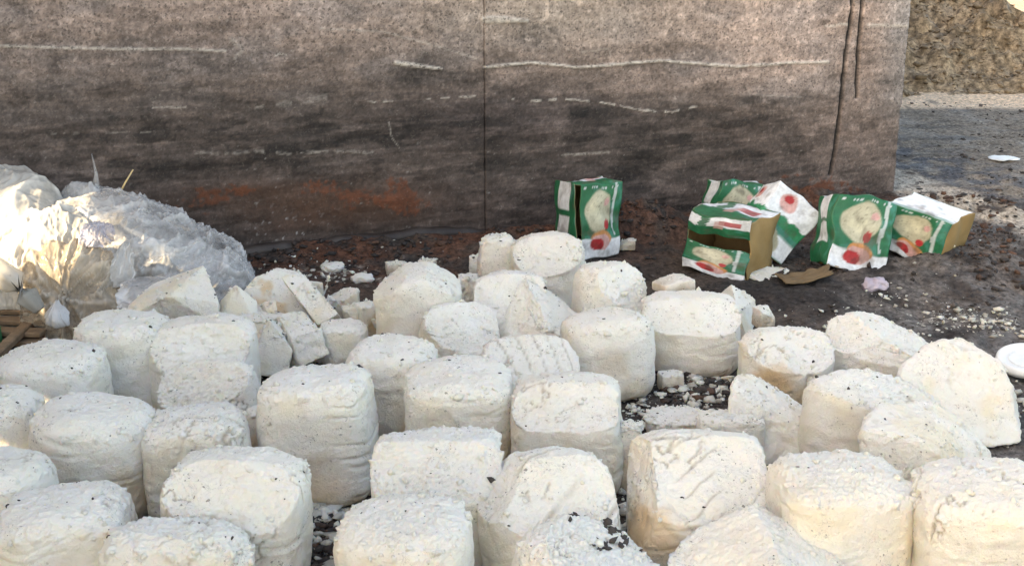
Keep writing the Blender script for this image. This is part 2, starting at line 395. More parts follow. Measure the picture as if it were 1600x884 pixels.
GROOVES = [([(1333, -60), (1330, 20), (1320, 90), (1313, 160), (1304, 230), (1296, 272)], 3.0), ([(1349, -60), (1346, 10), (1341, 70), (1337, 152)], 2.8)]
SEAM_S = wall_s(757, 150)[0]; S0, S1 = wall_s(-190, 300)[0], 2.61; WH = 3.0
def wall_panel(s0, s1, off, name):
    ss = np.linspace(s0, s1, max(2, int((s1 - s0) / .0048))); zz = np.concatenate([np.linspace(-.05, 1.0, 220), [1.2, 1.6, 2.2, WH]])
    A, B = np.meshgrid(ss, zz); s, zc = A.ravel(), B.ravel()
    pos = np.stack([WO.x + WT.x * s, WO.y + WT.y * s, zc], 1); u, v = to_px(pos)
    N3 = np.stack([s, zc * 1.0, .35 * s + .2 * zc], 1)
    hn = fbm(N3 * np.array([2.2, 9, 1]), 5); hm_ = fbm(N3 * np.array([9, 22, 1]), 4); fine = fbm(N3 * 55, 3)
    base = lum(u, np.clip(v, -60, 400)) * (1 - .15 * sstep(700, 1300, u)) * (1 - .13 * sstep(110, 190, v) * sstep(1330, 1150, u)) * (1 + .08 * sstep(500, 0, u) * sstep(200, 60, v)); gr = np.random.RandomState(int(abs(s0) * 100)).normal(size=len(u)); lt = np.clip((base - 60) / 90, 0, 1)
    blot = sstep(.05, .14, fbm(N3 * np.array((5, 16, 1)) + 31, 5)); strk = sstep(.10, .24, fbm(N3 * np.array((3.5, 60, 1)) + 13, 4))
    pit = sstep(.06, .24, fbm(N3 * 62 + 3, 3)); pale = sstep(.10, .3, fbm(N3 * 40 + 21, 4)); drip = fbm(N3 * np.array((38, 3, 1)) + 41, 4) * sstep(140, 40, v)
    Lm = base + 20 * hn + 22 * hm_ + 10 * fine - 15 * blot + 13 * strk * (.4 + .6 * (1 - lt)) - (3 + 16 * lt) * pit + (4 + 24 * lt) * pale + 9 * drip + (2.5 + 5 * lt) * gr + 15 * (1 - lt) * sstep(.06, .2, fbm(N3 * np.array((7, 30, 1)) + 91, 4)) - 8 * (1 - lt) * sstep(.08, .16, fbm(N3 * np.array((11, 26, 1)) + 57, 4))
    # sharp foot of the pale zone on the right
    Lm += 14 * sstep(152, 147, v) * sstep(1100, 1180, u) * sstep(1300, 1270, u) - 10 * sstep(147, 152, v) * sstep(1100, 1180, u) * sstep(1290, 1270, u) * sstep(210, 170, v)
    # dark smudges
    for (a, b, ra, rb, k) in ((660, 120, 45, 26, 26), (905, 178, 26, 22, 26), (1000, 215, 90, 35, 16), (720, 190, 110, 30, 14), (330, 215, 130, 26, 12),
                              (300, 262, 60, 14, 22), (420, 250, 50, 12, 18), (1030, 70, 50, 14, 18), (130, 125, 80, 18, 12), (35, 14, 16, 10, 24), (545, 4, 20, 8, 26), (1180, 190, 60, 12, 12)):
        Lm -= k * np.exp(-((u - a) / ra) ** 2 - ((v - b) / rb) ** 2) * (1 + 1.2 * hm_)
    Lm = np.clip(Lm, 26, 215)
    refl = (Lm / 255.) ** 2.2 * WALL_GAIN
    tint = np.tile(np.array((1.24, .94, .80)), (len(s), 1)); tint = mixc(tint, np.array((1.17, .95, .86)), sstep(-.1, .25, fbm(N3 * np.array((3, 8, 1)) + 77, 4)) * .8)
    tint = mixc(tint, np.array((1.20, .92, .88)), np.exp(-((u - 780) / 170) ** 2 - ((v - 195) / 42) ** 2))
    tint = mixc(tint, np.array((1.16, .98, .80)), np.exp(-((u - 850) / 220) ** 2 - ((v - 20) / 60) ** 2) * .6)
    tint = mixc(tint, np.array((.98, .99, 1.0)), sstep(1350, 1420, u) * .6)
    tint = mixc(tint, np.array((1.24, .92, .80)), sstep(140, 240, v) * .7)
    col = refl[:, None] * tint
    rust = np.array((.15, .048, .022)); warm = np.array((.090, .043, .026))
    col = mixc(col, warm, np.clip(np.exp(-((u - 480) / 210) ** 2 - ((v - 322) / 40) ** 2) * (.95 + 1.3 * hn), 0, 1) * .9)
    for (a, b, ra, rb) in ((325, 308, 34, 16), (500, 292, 40, 11), (560, 306, 40, 16), (625, 310, 40, 22), (380, 300, 20, 8), (960, 330, 40, 14), (1010, 345, 45, 20), (1270, 300, 60, 18)):
        k0 = np.exp(-(((u - a) / ra) ** 2 + ((v - b) / rb) ** 2)); k = k0 * 1.3 + (1.5 * hm_ + 1.1 * fine) * (k0 > .05)
        col = mixc(col, rust, sstep(.6, 1.0, k) * .85)
    # splashes of whey low on the wall
    col = mixc(col, np.array((.42, .39, .37)), sstep(.34, .46, fbm(N3 * 70 + 5, 2)) * np.exp(-((u - 455) / 60) ** 2 - ((v - 365) / 34) ** 2))
    col = mixc(col, np.array((.34, .32, .30)), sstep(.52, .6, fbm(N3 * 60 + 9, 2)) * sstep(180, 250, v) * .5)
    rel = .006 * hn + .003 * hm_ + .0016 * fine
    for pts, w, k, br, r in SCRAPES:
        d, t = seg_dist(u, v, pts)
        taper = np.clip(1.4 - t * .9, .4, 1) if len(pts) == 3 else 1
        mk = sstep(w * 1.15, w * .45, d / taper + w * 1.5 * br * np.abs(noise(np.stack([u * .06, v * .3, 0 * u], 1)))) * k
        if br > .85: mk = mk * (noise(np.stack([u * .045, 0 * u, 0 * u + 3.3], 1)) > -.12)
        mk = np.clip(mk, 0, 1)
        col = mixc(col, np.array((.60, .545, .48)), mk * (.75 + .8 * noise(np.stack([u * .12, v * .4, 0 * u], 1))).clip(.15, 1)); rel = rel + r * mk
    for pts, w in GROOVES:
        d, t = seg_dist(u, v, pts); mk = sstep(w * 1.2, w * .5, d + 1.2 * hm_)
        col = mixc(col, np.array((.02, .016, .014)), mk); rel = rel - .016 * mk
    rag = 0.0
    if s1 > 2.5:      # chipped right edge
        rag = -.012 * np.abs(fbm(np.stack([zc * 22, 0 * zc, 0 * zc], 1), 3)) * (np.abs(s - s1) < .02)
    pos[:, 0] += WN.x * (off + rel) + WT.x * rag; pos[:, 1] += WN.y * (off + rel) + WT.y * rag
    n0 = len(pos); f = [tuple(q) for q in grid_faces(len(ss), len(zz))]
    # give the panel thickness: a back row joined at all four edges
    nu, nv = len(ss), len(zz); ring = list(range(nu)) + [r * nu + nu - 1 for r in range(1, nv)] + [(nv - 1) * nu + k for k in range(nu - 2, -1, -1)] + [r * nu for r in range(nv - 2, 0, -1)]
    back = pos[ring].copy(); back[:, 0] -= WN.x * (.05 + off); back[:, 1] -= WN.y * (.05 + off)
    allp = np.concatenate([pos, back]); cols = np.concatenate([col, col[ring] * .7]); m = len(ring)
    for k in range(m): f.append((ring[k], n0 + k, n0 + (k + 1) % m, ring[(k + 1) % m]))
    f.append(tuple(n0 + k for k in range(m)))
    return mesh_of(name, allp, f, True, cols)
WALL_GAIN = 1.12
wall = empty('stained_wall', (0, 0, 0))
tag(wall, 'huge brown grey metal wall with rust patches and white scrape marks behind the white blocks', 'wall')
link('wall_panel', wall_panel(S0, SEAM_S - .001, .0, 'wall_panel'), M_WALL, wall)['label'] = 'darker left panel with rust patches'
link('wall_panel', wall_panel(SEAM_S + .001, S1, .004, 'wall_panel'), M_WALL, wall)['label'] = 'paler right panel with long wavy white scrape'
def wall_body():
    vs, fs = [], []
    for sgm in (S0 + .01, S1 - .02):
        for o in (-.055, -6.5):
            for zz in (-.05, WH - .01): vs.append(wall_pt(sgm, zz, o))
    fs = [(0, 1, 3, 2), (4, 6, 7, 5), (0, 4, 5, 1), (2, 3, 7, 6), (1, 5, 7, 3), (0, 2, 6, 4)]
    return mesh_of('wall_body', vs, fs, False)
link('wall_body', wall_body(), M_METAL, wall)
def rail():
    pts, rad = [], []
    for k in range(60):
        s = -.75 + k * 1.65 / 59
        pts.append(wall_pt(s, .028 + .004 * math.sin(k * .7) - .08 * max(0, (k - 50) / 9) ** 2, .012)); rad.append(.026 + .002 * math.sin(k * 1.9))
    return tube_mesh('bottom_rail', pts, rad, 14)
link('bottom_rail', rail(), M_METAL, wall)

# ------------------------------------------------------------------ added unseen wall on the left: blocks the sun, two aimed openings shape its beams
def sun_blocker():
    e = empty('sun_blocker', (-3.0, 0, 0))
    tag(e, 'tall grey unseen wall added to block the sun, with two small openings left of the white blocks', 'sun blocker')
    holes = []
    for (tx, ty, tz, hy, hz) in HOLES:
        k = (tx + 3.0) / SX; holes.append((ty - k * SY, tz + k * math.tan(SUN_EL), hy, hz))
    ys = sorted({-2.2, 9.0, *[a - w for a, b, w, h in holes], *[a + w for a, b, w, h in holes]})
    zs = sorted({-.1, 4.2, *[b - h for a, b, w, h in holes], *[b + h for a, b, w, h in holes]})
    bm = bmesh.new()
    for i in range(len(ys) - 1):
        for j in range(len(zs) - 1):
            cy, cz = (ys[i] + ys[i + 1]) / 2, (zs[j] + zs[j + 1]) / 2
            if any(abs(cy - a) < w and abs(cz - b) < h for a, b, w, h in holes): continue
            r = bmesh.ops.create_cube(bm, size=1)
            for v in r['verts']: v.co = Vector((v.co.x * .12 - .06, cy + v.co.y * (ys[i + 1] - ys[i]), cz + v.co.z * (zs[j + 1] - zs[j])))
    me = bpy.data.meshes.new('blocker_wall'); bm.to_mesh(me); bm.free()
    link('blocker_wall', me, M_CONC, e)
    link('blocker_top', box_mesh('blocker_top', .3, 11.4, .12, (-.1, 3.37, 4.26), .01), M_METAL, e)
HOLES = [(-1.30, 3.45, .28, .22, .18), (-1.02, 2.42, .15, .17, .08)]
sun_blocker()

# ------------------------------------------------------------------ cheese
_seed = [0]
def cheese(label, ctr, size, rot=0, e=3.4, k=7., cuts=(), crumb=1.0, rough=1.0, taper=0.0, grooves=None, stain=None, N=40, tilt=(0, 0), cat='cheese block', name='cheese_block', cracks=.8, group='blocks of white cheese dumped on the soil', striae=1.0, sharp=False, fit=True):
    """one lump: superquadric block, cut by planes, then worn by noise; size = (wx, wy, h)"""
    _seed[0] += 1; off = np.array([_seed[0] * 7.31, _seed[0] * 3.17, _seed[0] * 5.53])
    if name == 'cheese_block':
        e = max(2.4, e - .5); k = max(4.6, k * .88)
        if tilt == (0, 0): tilt = (random.uniform(-5, 4), random.uniform(-4, 4))
    v, f = cube_grid(N)
    a = np.abs(v) + 1e-9
    r = ((a[:, 0] ** e + a[:, 1] ** e) ** (k / e) + a[:, 2] ** k) ** (-1 / k)
    v = v * r[:, None]
    v = rotz(v, R(rot)); ext = np.abs(v).max(0); v = v / ext
    cutmask = np.zeros(len(v))
    for c in cuts:
        n = np.array(c[:3], float); n /= np.linalg.norm(n)
        wob = .05 * fbm(v * 2.2 + off, 3) if not sharp else .015 * fbm(v * 3 + off, 2)
        d = v @ n - (c[3] + wob); mk = d > 0
        v = v - np.where(mk, d, 0)[:, None] * n
        cutmask = np.maximum(cutmask, mk * (c[4] if len(c) > 4 else .35))
    if fit and cuts:
        lo, hi = v.min(0), v.max(0)
        for q in (0, 1): v[:, q] = (v[:, q] - (lo[q] + hi[q]) / 2) / ((hi[q] - lo[q]) / 2)
        v[:, 2] = (v[:, 2] + 1) / (hi[2] + 1) * 2 - 1
    sx, sy, sz = size
    v[:, :2] *= (1 + taper * v[:, 2])[:, None]
    v = v * np.array((sx / 2, sy / 2, sz / 2)); v[:, 2] += sz / 2
    if name == 'cheese_block': v[:, 2] += sz * .035 * (1 - (v[:, 0] / sx * 2) ** 2 - (v[:, 1] / sy * 2) ** 2) * np.clip(v[:, 2] / sz * 2 - 1, 0, 1)
    nrm = vnormals(v, f); up = np.clip(nrm[:, 2], 0, 1); sc = min(1.0, max(sx, sz) / .2)
    top = sstep(.45, .8, up) if not sharp else sstep(.8, 1, up) * .3
    side = 1 - sstep(.3, .6, np.abs(nrm[:, 2]))
    d = sc * (.012 * fbm(v * 8 + off, 3) + .003 * fbm(v * 26 + off, 3))
    d = d + 0.0022 * rough * fbm(v * 75 + off, 3)
    crumb = min(crumb, 1.6); rgh = np.maximum(top * crumb, cutmask * crumb)
    lumps = np.abs(fbm(v * 55 + off * 2, 3)); d = d + rgh * (.0046 * (lumps - .18) + .0040 * fbm(v * 150 + off, 2))
    # crumbs clinging to the top rim
    rim = np.exp(-((up - .5) / .22) ** 2) * (v[:, 2] > sz * .55)
    d = d + rim * crumb * .006 * sstep(.1, .4, fbm(v * 60 + off * 3, 2))
    # horizontal press lines on the sides and a few cracks
    st = 1 - np.abs(noise(np.stack([v[:, 0] * 2, v[:, 1] * 2, v[:, 2] * 26 + .8 * fbm(v * 7 + off, 3)], 1) + off)) * 9
    d = d - side * striae * .0030 * np.clip(st, 0, 1) * sstep(-.05, .2, fbm(v * 8 + off, 2))
    ck = np.clip(1 - np.abs(fbm(v * np.array((9, 9, 2.2)) + .25 * fbm(v * 40, 2)[:, None] + off * 1.7, 2)) / .030, 0, 1) * sstep(.12, .3, fbm(v * 6 + off * 2.2, 2))
    d = d - cracks * .006 * ck
    col = np.ones((len(v), 3))
    if grooves:
        ang, fr, dep = grooves; q = v[:, 0] * math.cos(R(ang)) + v[:, 1] * math.sin(R(ang)) - v[:, 2] * .6 * math.sin(R(ang))
        q = q + 1.6 * (v[:, 0] - .3 * v[:, 1]) ** 2 + .004 * fbm(v * 9 + off, 2)
        g = np.clip(1 - np.abs(np.sin(q * fr * math.pi)) * 3.4, 0, 1) * sstep(-.12, .12, fbm(v * 7 + off, 2))
        d = d - g * dep * np.maximum(top, .5); col = mixc(col, np.array((.58, .54, .48)), g * .8)
    col = mixc(col, np.array((.50, .44, .37)), ck * .8)
    # creamy side patches: part rind, part painted warm light; then whey stains, side shade
    cream = sstep(.0, .35, fbm(v * 6 + off * 1.3, 3)) * side
    col = mixc(col, np.array((1.0, .94, .82)), cream * .7)
    if stain:
        for (px_, py_, pz_, rr, st_) in stain:
            q = np.linalg.norm((v - np.array((px_ * sx / 2, py_ * sy / 2, pz_ * sz))) / (rr * np.array((sx, sy, sz))), axis=1) + .5 * fbm(v * 22 + off, 3)
            col = mixc(col, np.array((.80, .58, .36)), sstep(1, .4, q) * st_)
    # trodden-in soil near the foot
    foot = sstep(.05, .0, v[:, 2] + .03 * fbm(v * 30 + off, 3)); col = mixc(col, np.array((.50, .40, .30)), foot * .8)
    v = v + nrm * d[:, None]; v[:, 2] = np.maximum(v[:, 2], -.01)
    if tilt != (0, 0):
        Rm = np.array(Euler((R(tilt[0]), R(tilt[1]), 0)).to_matrix()); v = v @ Rm.T
        v[:, 2] -= v[:, 2].min() + .012
    o = link(name, mesh_of(name, v, f, True, col), M_CHEESE, None, ctr)
    tag(o, label, cat, group); BLOCKS.append((o, v, nrm)); return o
BLOCKS = []
def B(label, xl, xr, ytop, h=.235, asp=.92, zb=0., **kw):
    """standing block given by its left/right/top edge in the photograph and its height above ground"""
    um = (xl + xr) / 2; zt = zb + h; p = at_z(um, ytop, zt - .012); w = (xr - xl) * axis_depth(p) / F
    for _ in range(3):
        cy = p.y - w * asp / 2 * .9; ctr = Vector((p.x * cy / p.y, cy, zt)); w = (xr - xl) * axis_depth(ctr) / F
    d = ray(um, ytop); x_ = d.x / d.y * cy
    return cheese(label, (x_, cy, zb - .004), (w, w * asp, h), **kw)
def C(label, xl, xr, ytop, ybot, zb=0., asp=.8, **kw):
    """fragment given by its box in the photograph and the height it rests at"""
    um = (xl + xr) / 2; p = at_z(um, ybot, zb); w = (xr - xl) * axis_depth(p) / F; dp = w * asp
    ph = math.atan2(CH - zb, p.y); ext = (ybot - ytop) * axis_depth(p) / F
    h = max(.03, (ext - dp * math.sin(ph)) / math.cos(ph))
    kw.setdefault('N', 22); kw.setdefault('k', 14.); kw.setdefault('e', 8.); kw.setdefault('sharp', True); kw.setdefault('crumb', .4)
    kw.setdefault('cat', 'cheese piece'); kw.setdefault('name', 'cheese_piece'); kw.setdefault('group', 'broken pieces of white cheese'); kw.setdefault('striae', .2)
    y_ = p.y + dp / 2
    return cheese(label, (p.x * y_ / p.y, y_, zb - .004), (w, dp, h), **kw)

# back rows
B('narrow upright cheese block standing at the very back left of the round-topped one', 743, 801, 364, .22, .9, N=30, e=3, k=5)
B('round-topped cheese block at the back, just below the upright green carton', 796, 917, 358, .235, .9, cuts=[(0, -.6, .8, .80)], rot=12, e=3, k=4)
B('cheese block leaning right with a rounded sloping face, below the carton leaning on the wall', 890, 1006, 406, .23, .9, cuts=[(.5, -.5, .7, .78)], e=2.6, k=4, rot=20)
B('flat-faced cheese block with one black speck, second row from the wall', 742, 860, 419, .225, .9, cuts=[(0, -.62, .78, .72)], rot=5)
B('broken wedge of cheese with a ragged ridge sloping down to the right', 776, 932, 436, .22, .8, cuts=[(.55, -.1, .8, .25, 1.2), (-.6, -.35, .7, .45)], e=4, rot=10)
B('broad pale cheese block with a bumpy top just left of the back centre', 590, 724, 408, .25, .85, cuts=[(-.5, 0, .85, .95), (.55, 0, .85, 1.0)], k=9, cracks=.2, striae=.3)
B('small rounded cheese block with a streaked sloping top, in the middle of the heap', 650, 776, 466, .20, .9, cuts=[(.25, -.5, .8, .62, .8)], e=2.8, k=4, rot=15)
B('flat-topped cheese block with a smooth tall front, left of centre', 534, 676, 519, .235, .9, rot=-4, k=6, stain=[(.7, -1, .3, .3, .5)])
B('low cheese block with scratch lines on its tilted top, in the centre', 755, 906, 523, .20, .9, cuts=[(.2, -.5, .85, .62, .5)], grooves=(35, 27, .0035), rot=8, e=3)
B('tall cheese block with a rounded bluish top right of the centre', 882, 1028, 479, .215, .8, rot=10, e=3, k=5, stain=[(0, -1, .45, .3, .3)])
B('broad cheese block with a small chunk lying on its top', 1002, 1157, 455, .185, .75, cuts=[(0, -.5, .86, .85)], k=8, e=4, stain=[(-.9, -.6, .3, .4, .4)])
C('small white cheese chunk lying on top of a broad block', 1020, 1084, 423, 460, .165, .8, rot=20, cuts=[(-.6, 0, .7, .7)])
C('small angular cheese chunk lying at the right side of the pointed wedge', 1174, 1209, 472, 512, .06, .9, rot=25, cuts=[(.5, -.3, .6, .7)])
B('rounded cheese block with a crumbling orange-stained front right of the bare soil', 1158, 1304, 507, .165, .78, cuts=[(.15, -.5, .85, .75)], e=2.7, k=4, stain=[(-.4, -1, .45, .35, .9), (.4, -1, .15, .4, .7)], crumb=1.4)
C('crumbled yellowish lump at the foot of the orange-stained block', 1212, 1262, 585, 636, 0, .9, crumb=1.5, sharp=False, e=3, k=4, stain=[(0, -1, .3, .6, .7)])
B('broken cheese block with a ragged right edge, farthest right in the back row', 1290, 1476, 484, .155, .62, cuts=[(.6, -.1, .75, .45, 1.3), (-.3, -.4, .85, .78), (0, -.8, .5, .8)], e=3.4, rot=-12)
B('cheese block with a broken crumbly top, below the farthest right block', 1257, 1475, 578, .21, .50, cuts=[(.3, -.2, .9, .72, 1.2)], crumb=1.7, rot=6, e=3.2)
# front rows
B('cheese block cut off by the bottom right corner, with a long vertical crack', 1440, 1660, 714, .25, .9, rot=-6, e=4.5, k=8, N=66, cracks=1.6)
B('square cheese block with rough dirty upper edge, second from the bottom right corner', 1206, 1425, 699, .24, .9, rot=6, e=4.5, k=8, N=68, crumb=1.5, taper=-.03)
B('cheese block lying on its side with curved knife lines and a brown-stained left end', 984, 1212, 666, .235, .95, cuts=[(.1, -.55, .83, .66, .3), (-.85, -.2, .3, .86)], grooves=(-62, 42, .004), e=6, k=7, rot=-4, N=70, stain=[(-1, -.4, .4, .35, .8), (-.95, -1, .5, .4, .6)], crumb=.6)
B('low sloping cheese piece with a peak to its right, at the bottom edge', 1056, 1342, 798, .20, .75, cuts=[(-.42, -.25, .85, .50, .4), (.55, -.15, .8, .60, 1.)], e=3.4, N=66, rot=4)
B('cheese block with lumps of black soil stuck to its top, at the bottom edge', 803, 1042, 793, .215, .85, cuts=[(.45, -.1, .88, .62, 1.2)], e=3, k=5, N=68, crumb=1.8, rot=8)
B('smooth cheese block with two slanting cuts in its face, bottom centre', 750, 972, 693, .235, .9, cuts=[(.2, -.5, .84, .74, .2), (-.6, -.1, .75, .92)], grooves=(-50, 14, .004), e=3.2, k=5, N=68, crumb=.7, rot=10)
B('cheese block with big crumbling lumps along its top right edge', 584, 790, 668, .24, .85, cuts=[(0, -.6, .8, .82)], crumb=2.2, k=10, e=5, N=68, rot=3)
B('flat-topped cheese block at the bottom edge, left of centre, clean rounded rim', 529, 747, 764, .25, .92, e=3, k=7, N=70, crumb=1.2, striae=.6)
B('squarish cheese block with a bluish top, directly right of centre', 803, 979, 576, .235, .9, e=5, k=7, N=54, rot=-3, cuts=[(0, -.55, .84, .9)])
B('square cheese block with speckled top standing in the middle of the pile', 629, 804, 556, .235, .9, e=4, k=8, N=56, rot=4, stain=[(.9, -.8, .3, .35, .4)])  # tan tint on the right side paints in its shade
B('large cheese block with layered cracks round its sides, left of centre', 408, 586, 571, .26, .9, e=4, k=8, N=64, rot=-4, cracks=1.2, striae=2.5, stain=[(-.3, -1, .1, .5, .4)])
B('cheese block with a caved-in crumbly front, behind and left of the layered one', 228, 396, 489, .235, .85, e=3, k=6, N=52, cuts=[(.1, -.7, .65, .80, .9)])
B('low crumbling cheese slab in front of the caved-in block', 250, 408, 560, .19, .6, e=3, k=5, N=48, cuts=[(-.2, -.5, .85, .7, 1.)], crumb=1.4)
B('smooth cheese block in the left back row, nearest the plastic bags', 111, 262, 484, .24, .9, e=2.8, k=7, N=52, striae=.4)
B('cheese block at the left edge in front of the wooden slats', -4, 163, 528, .235, .9, e=3, k=7, N=52)
B('cheese block with a deep shadowed gap at its right side, left foreground', 33, 229, 611, .235, .92, e=2.8, k=6, N=64, stain=[(.8, -.8, .3, .4, .5)], striae=1.6)  # brownish right side: shade of the gap put into the colour
B('cheese block cut off by the left edge, with the sunlit streak beside it', -95, 57, 598, .235, .9, e=3, k=6, N=48)
B('cheese block with a long broken ridge on top, behind the big front left one', 216, 388, 626, .225, .82, e=4, k=7, N=54, crumb=1.6, rot=6)
B('biggest cheese block in the left foreground, rough top and dirty flat front', 238, 469, 688, .275, .8, e=3.2, k=6, N=72, rot=-8, cuts=[(0, -.5, .86, .88)])
B('bright cheese block cut off at the left edge, second from the bottom', -120, 78, 692, .24, .9, e=3, k=6, N=52)
B('cheese block in the bottom left corner with a squarish bluish top', -6, 212, 744, .235, .85, e=4.5, k=7, N=66, rot=10)
B('crumbly cheese block on the bottom edge, right of the corner one', 136, 380, 806, .235, .6, e=3, k=5, N=66, crumb=2.0)
# fragments
C('small crumbled lump squeezed between two blocks left of centre', 386, 446, 624, 712, 0, .8, sharp=False, e=3, k=4, crumb=1.5, N=28, stain=[(0, -1, .3, .5, .6)])
def HULL(label, pts, amp=1.0, stain=None, bev=.003, name='cheese_piece', cat='cheese piece', group='broken pieces of white cheese'):
    """angular broken piece: convex body through corner points (photo u, v, depth y), lightly worn"""
    _seed[0] += 1; off = np.array([_seed[0] * 7.31, _seed[0] * 3.17, _seed[0] * 5.53])
    P3 = [at_y(u, v, y) for u, v, y in pts]
    for p_ in P3: p_.z = max(p_.z, 0)
    c0 = sum(P3, Vector()) / len(P3); c0.z = 0
    bm = bmesh.new()
    for p_ in P3: bm.verts.new(p_ - c0)
    bmesh.ops.convex_hull(bm, input=list(bm.verts))
    for vv in [q for q in bm.verts if not q.link_faces]: bm.verts.remove(vv)
    bmesh.ops.triangulate(bm, faces=list(bm.faces))
    bmesh.ops.bevel(bm, geom=list(bm.edges), offset=bev, segments=2 if bev < .006 else 3, affect='EDGES', profile=.6)
    bmesh.ops.triangulate(bm, faces=list(bm.faces))
    for _ in range(6):
        ed = [q for q in bm.edges if q.calc_length() > .008]
        if not ed: break
        bmesh.ops.subdivide_edges(bm, edges=ed, cuts=1); bmesh.ops.triangulate(bm, faces=[q for q in bm.faces if len(q.verts) > 3])
    bmesh.ops.recalc_face_normals(bm, faces=list(bm.faces)); bm.normal_update()
    v = np.array([q.co[:] for q in bm.verts]); nrm = np.array([q.normal[:] for q in bm.verts])
    f = np.array([[w.index for w in q.verts] for q in bm.faces]); bm.free()
    d = amp * (.004 * fbm(v * 18 + off, 3) + .0022 * fbm(v * 70 + off, 3))
    ck = np.clip(1 - np.abs(fbm(v * 9 + off * 1.7, 3)) / .03, 0, 1) * sstep(.05, .2, fbm(v * 7 + off * 2.2, 2)); d = d - .004 * ck
    col = np.ones((len(v), 3)); col = mixc(col, np.array((.70, .64, .56)), ck * .6)
    col = mixc(col, np.array((1., .93, .78)), sstep(.0, .3, fbm(v * 8 + off, 3)) * .7)
    if stain: col = mixc(col, np.array((.84, .64, .40)), sstep(.05, .3, fbm(v * 12 + off * 3, 3)) * stain)
    v = v + nrm * d[:, None]
    o = link(name, mesh_of(name, v, f, True, col), M_CHEESE, None, c0)
    tag(o, label, cat, group); BLOCKS.append((o, v, nrm)); return o
HB = dict(name='cheese_block', cat='cheese block', group='blocks of white cheese dumped on the soil', bev=.011, amp=2.2)
HULL('cheese wedge sloping down to the right, beside the patch of bare soil', [(1139, 612, 2.60), (1152, 580, 2.66), (1172, 582, 2.74), (1232, 618, 2.72), (1292, 660, 2.64), (1303, 690, 2.60), (1296, 722, 2.58), (1138, 730, 2.55), (1150, 680, 2.80), (1290, 700, 2.76)], **HB)
HULL('big tilted cheese block at the right edge with a broad smooth slanting face', [(1398, 580, 2.76), (1445, 533, 2.84), (1505, 526, 2.88), (1558, 558, 2.80), (1584, 610, 2.74), (1596, 692, 2.66), (1538, 702, 2.63), (1425, 660, 2.68), (1500, 560, 2.98), (1420, 580, 2.94), (1585, 680, 2.90), (1420, 640, 2.90)], **HB)
HULL('smooth cheese wedge with a crumbly sloping right shoulder, right of centre', [(1341, 668, 2.31), (1368, 628, 2.42), (1450, 621, 2.48), (1508, 655, 2.44), (1550, 705, 2.38), (1544, 800, 2.28), (1440, 830, 2.25), (1348, 820, 2.27), (1455, 690, 2.27), (1530, 730, 2.45), (1360, 700, 2.48), (1450, 700, 2.52)], **HB)
HULL('thick four-sided wedge of cheese lying against the clear plastic bag', [(192, 500, 3.20), (338, 505, 3.20), (342, 472, 3.22), (262, 462, 3.18), (200, 476, 3.22), (240, 442, 3.36), (318, 414, 3.36), (346, 490, 3.34), (210, 545, 3.3), (335, 545, 3.3)])
HULL('thin pointed piece of cheese right of the thick wedge by the bag', [(368, 444, 3.30), (402, 470, 3.30), (404, 510, 3.24), (343, 472, 3.32), (345, 500, 3.26), (372, 450, 3.36), (400, 545, 3.28), (350, 545, 3.28), (395, 480, 3.36)])
HULL('broad broken cheese piece leaning back behind the slanted slab', [(378, 458, 3.46), (398, 432, 3.5), (432, 418, 3.56), (470, 424, 3.56), (488, 480, 3.46), (470, 505, 3.38), (385, 500, 3.38), (390, 520, 3.45), (480, 520, 3.45), (405, 460, 3.62), (470, 460, 3.62)], stain=.8)
HULL('flat bright slab of cheese slanting down to the right', [(438, 432, 3.40), (470, 425, 3.42), (529, 490, 3.30), (497, 508, 3.27), (446, 440, 3.46), (476, 432, 3.48), (535, 500, 3.37), (500, 520, 3.34)])
HULL('small three-sided cheese wedge standing on its end in front of the broken pieces', [(418, 494, 3.10), (384, 584, 3.04), (450, 590, 3.04), (457, 548, 3.07), (438, 508, 3.16), (392, 560, 3.16), (452, 575, 3.16)])
HULL('squarish cheese chunk with a torn front face, tipped to the left', [(455, 527, 3.10), (502, 516, 3.12), (514, 553, 3.10), (468, 574, 3.08), (432, 492, 3.20), (472, 484, 3.24), (510, 545, 3.26), (440, 540, 3.20), (450, 575, 3.14)], amp=2.2)
HULL('flat pale piece of cheese tucked behind the small standing wedge', [(364, 502, 3.20), (386, 483, 3.30), (444, 489, 3.30), (422, 502, 3.18), (402, 565, 3.14), (376, 560, 3.16), (440, 540, 3.28)])
HULL('pointed cheese wedge right of the broad block with a chunk on top', [(1143, 444, 3.50), (1117, 464, 3.54), (1154, 488, 3.38), (1181, 467, 3.54), (1180, 505, 3.48), (1168, 545, 3.36), (1118, 545, 3.45), (1150, 470, 3.66), (1170, 520, 3.6)])
C('rounded crumbling piece of cheese right of the tipped chunk', 500, 578, 490, 580, 0, .8, sharp=False, e=3, k=4, N=28, crumb=1.3)
C('thin pale cheese chip standing among the crumbs by the wall', 506, 562, 446, 506, 0, .5, cuts=[(-.5, -.2, .8, .5)])
C('small cube of cheese with a yellow right side left of the broad pale block', 556, 604, 466, 530, 0, .8, rot=25, stain=[(.6, -.8, .4, .5, .9)], crumb=1.2)
C('small square cheese chip lying on the soil close under the wall', 602, 637, 405, 430, 0, .6, rot=8)
C('little cheese chip lying behind the broad pale block', 654, 682, 402, 420, .05, .6, rot=-8)
C('cheese block fragment hidden between the broad pale block and the flat-faced one', 716, 748, 424, 492, 0, 1., N=26)
C('small cheese fragment at the left foot of the narrow upright block', 733, 752, 396, 432, 0, .8)
C('crumbled lump stuck to the right side of the squarish bluish-topped block', 958, 1002, 650, 775, 0, .8, sharp=False, e=3, k=4, crumb=1.6, N=30, stain=[(0, -1, .3, .5, .5)])
C('small square cheese piece on the soil at the foot of the tall rounded block', 1027, 1067, 574, 614, 0, .8, rot=10)
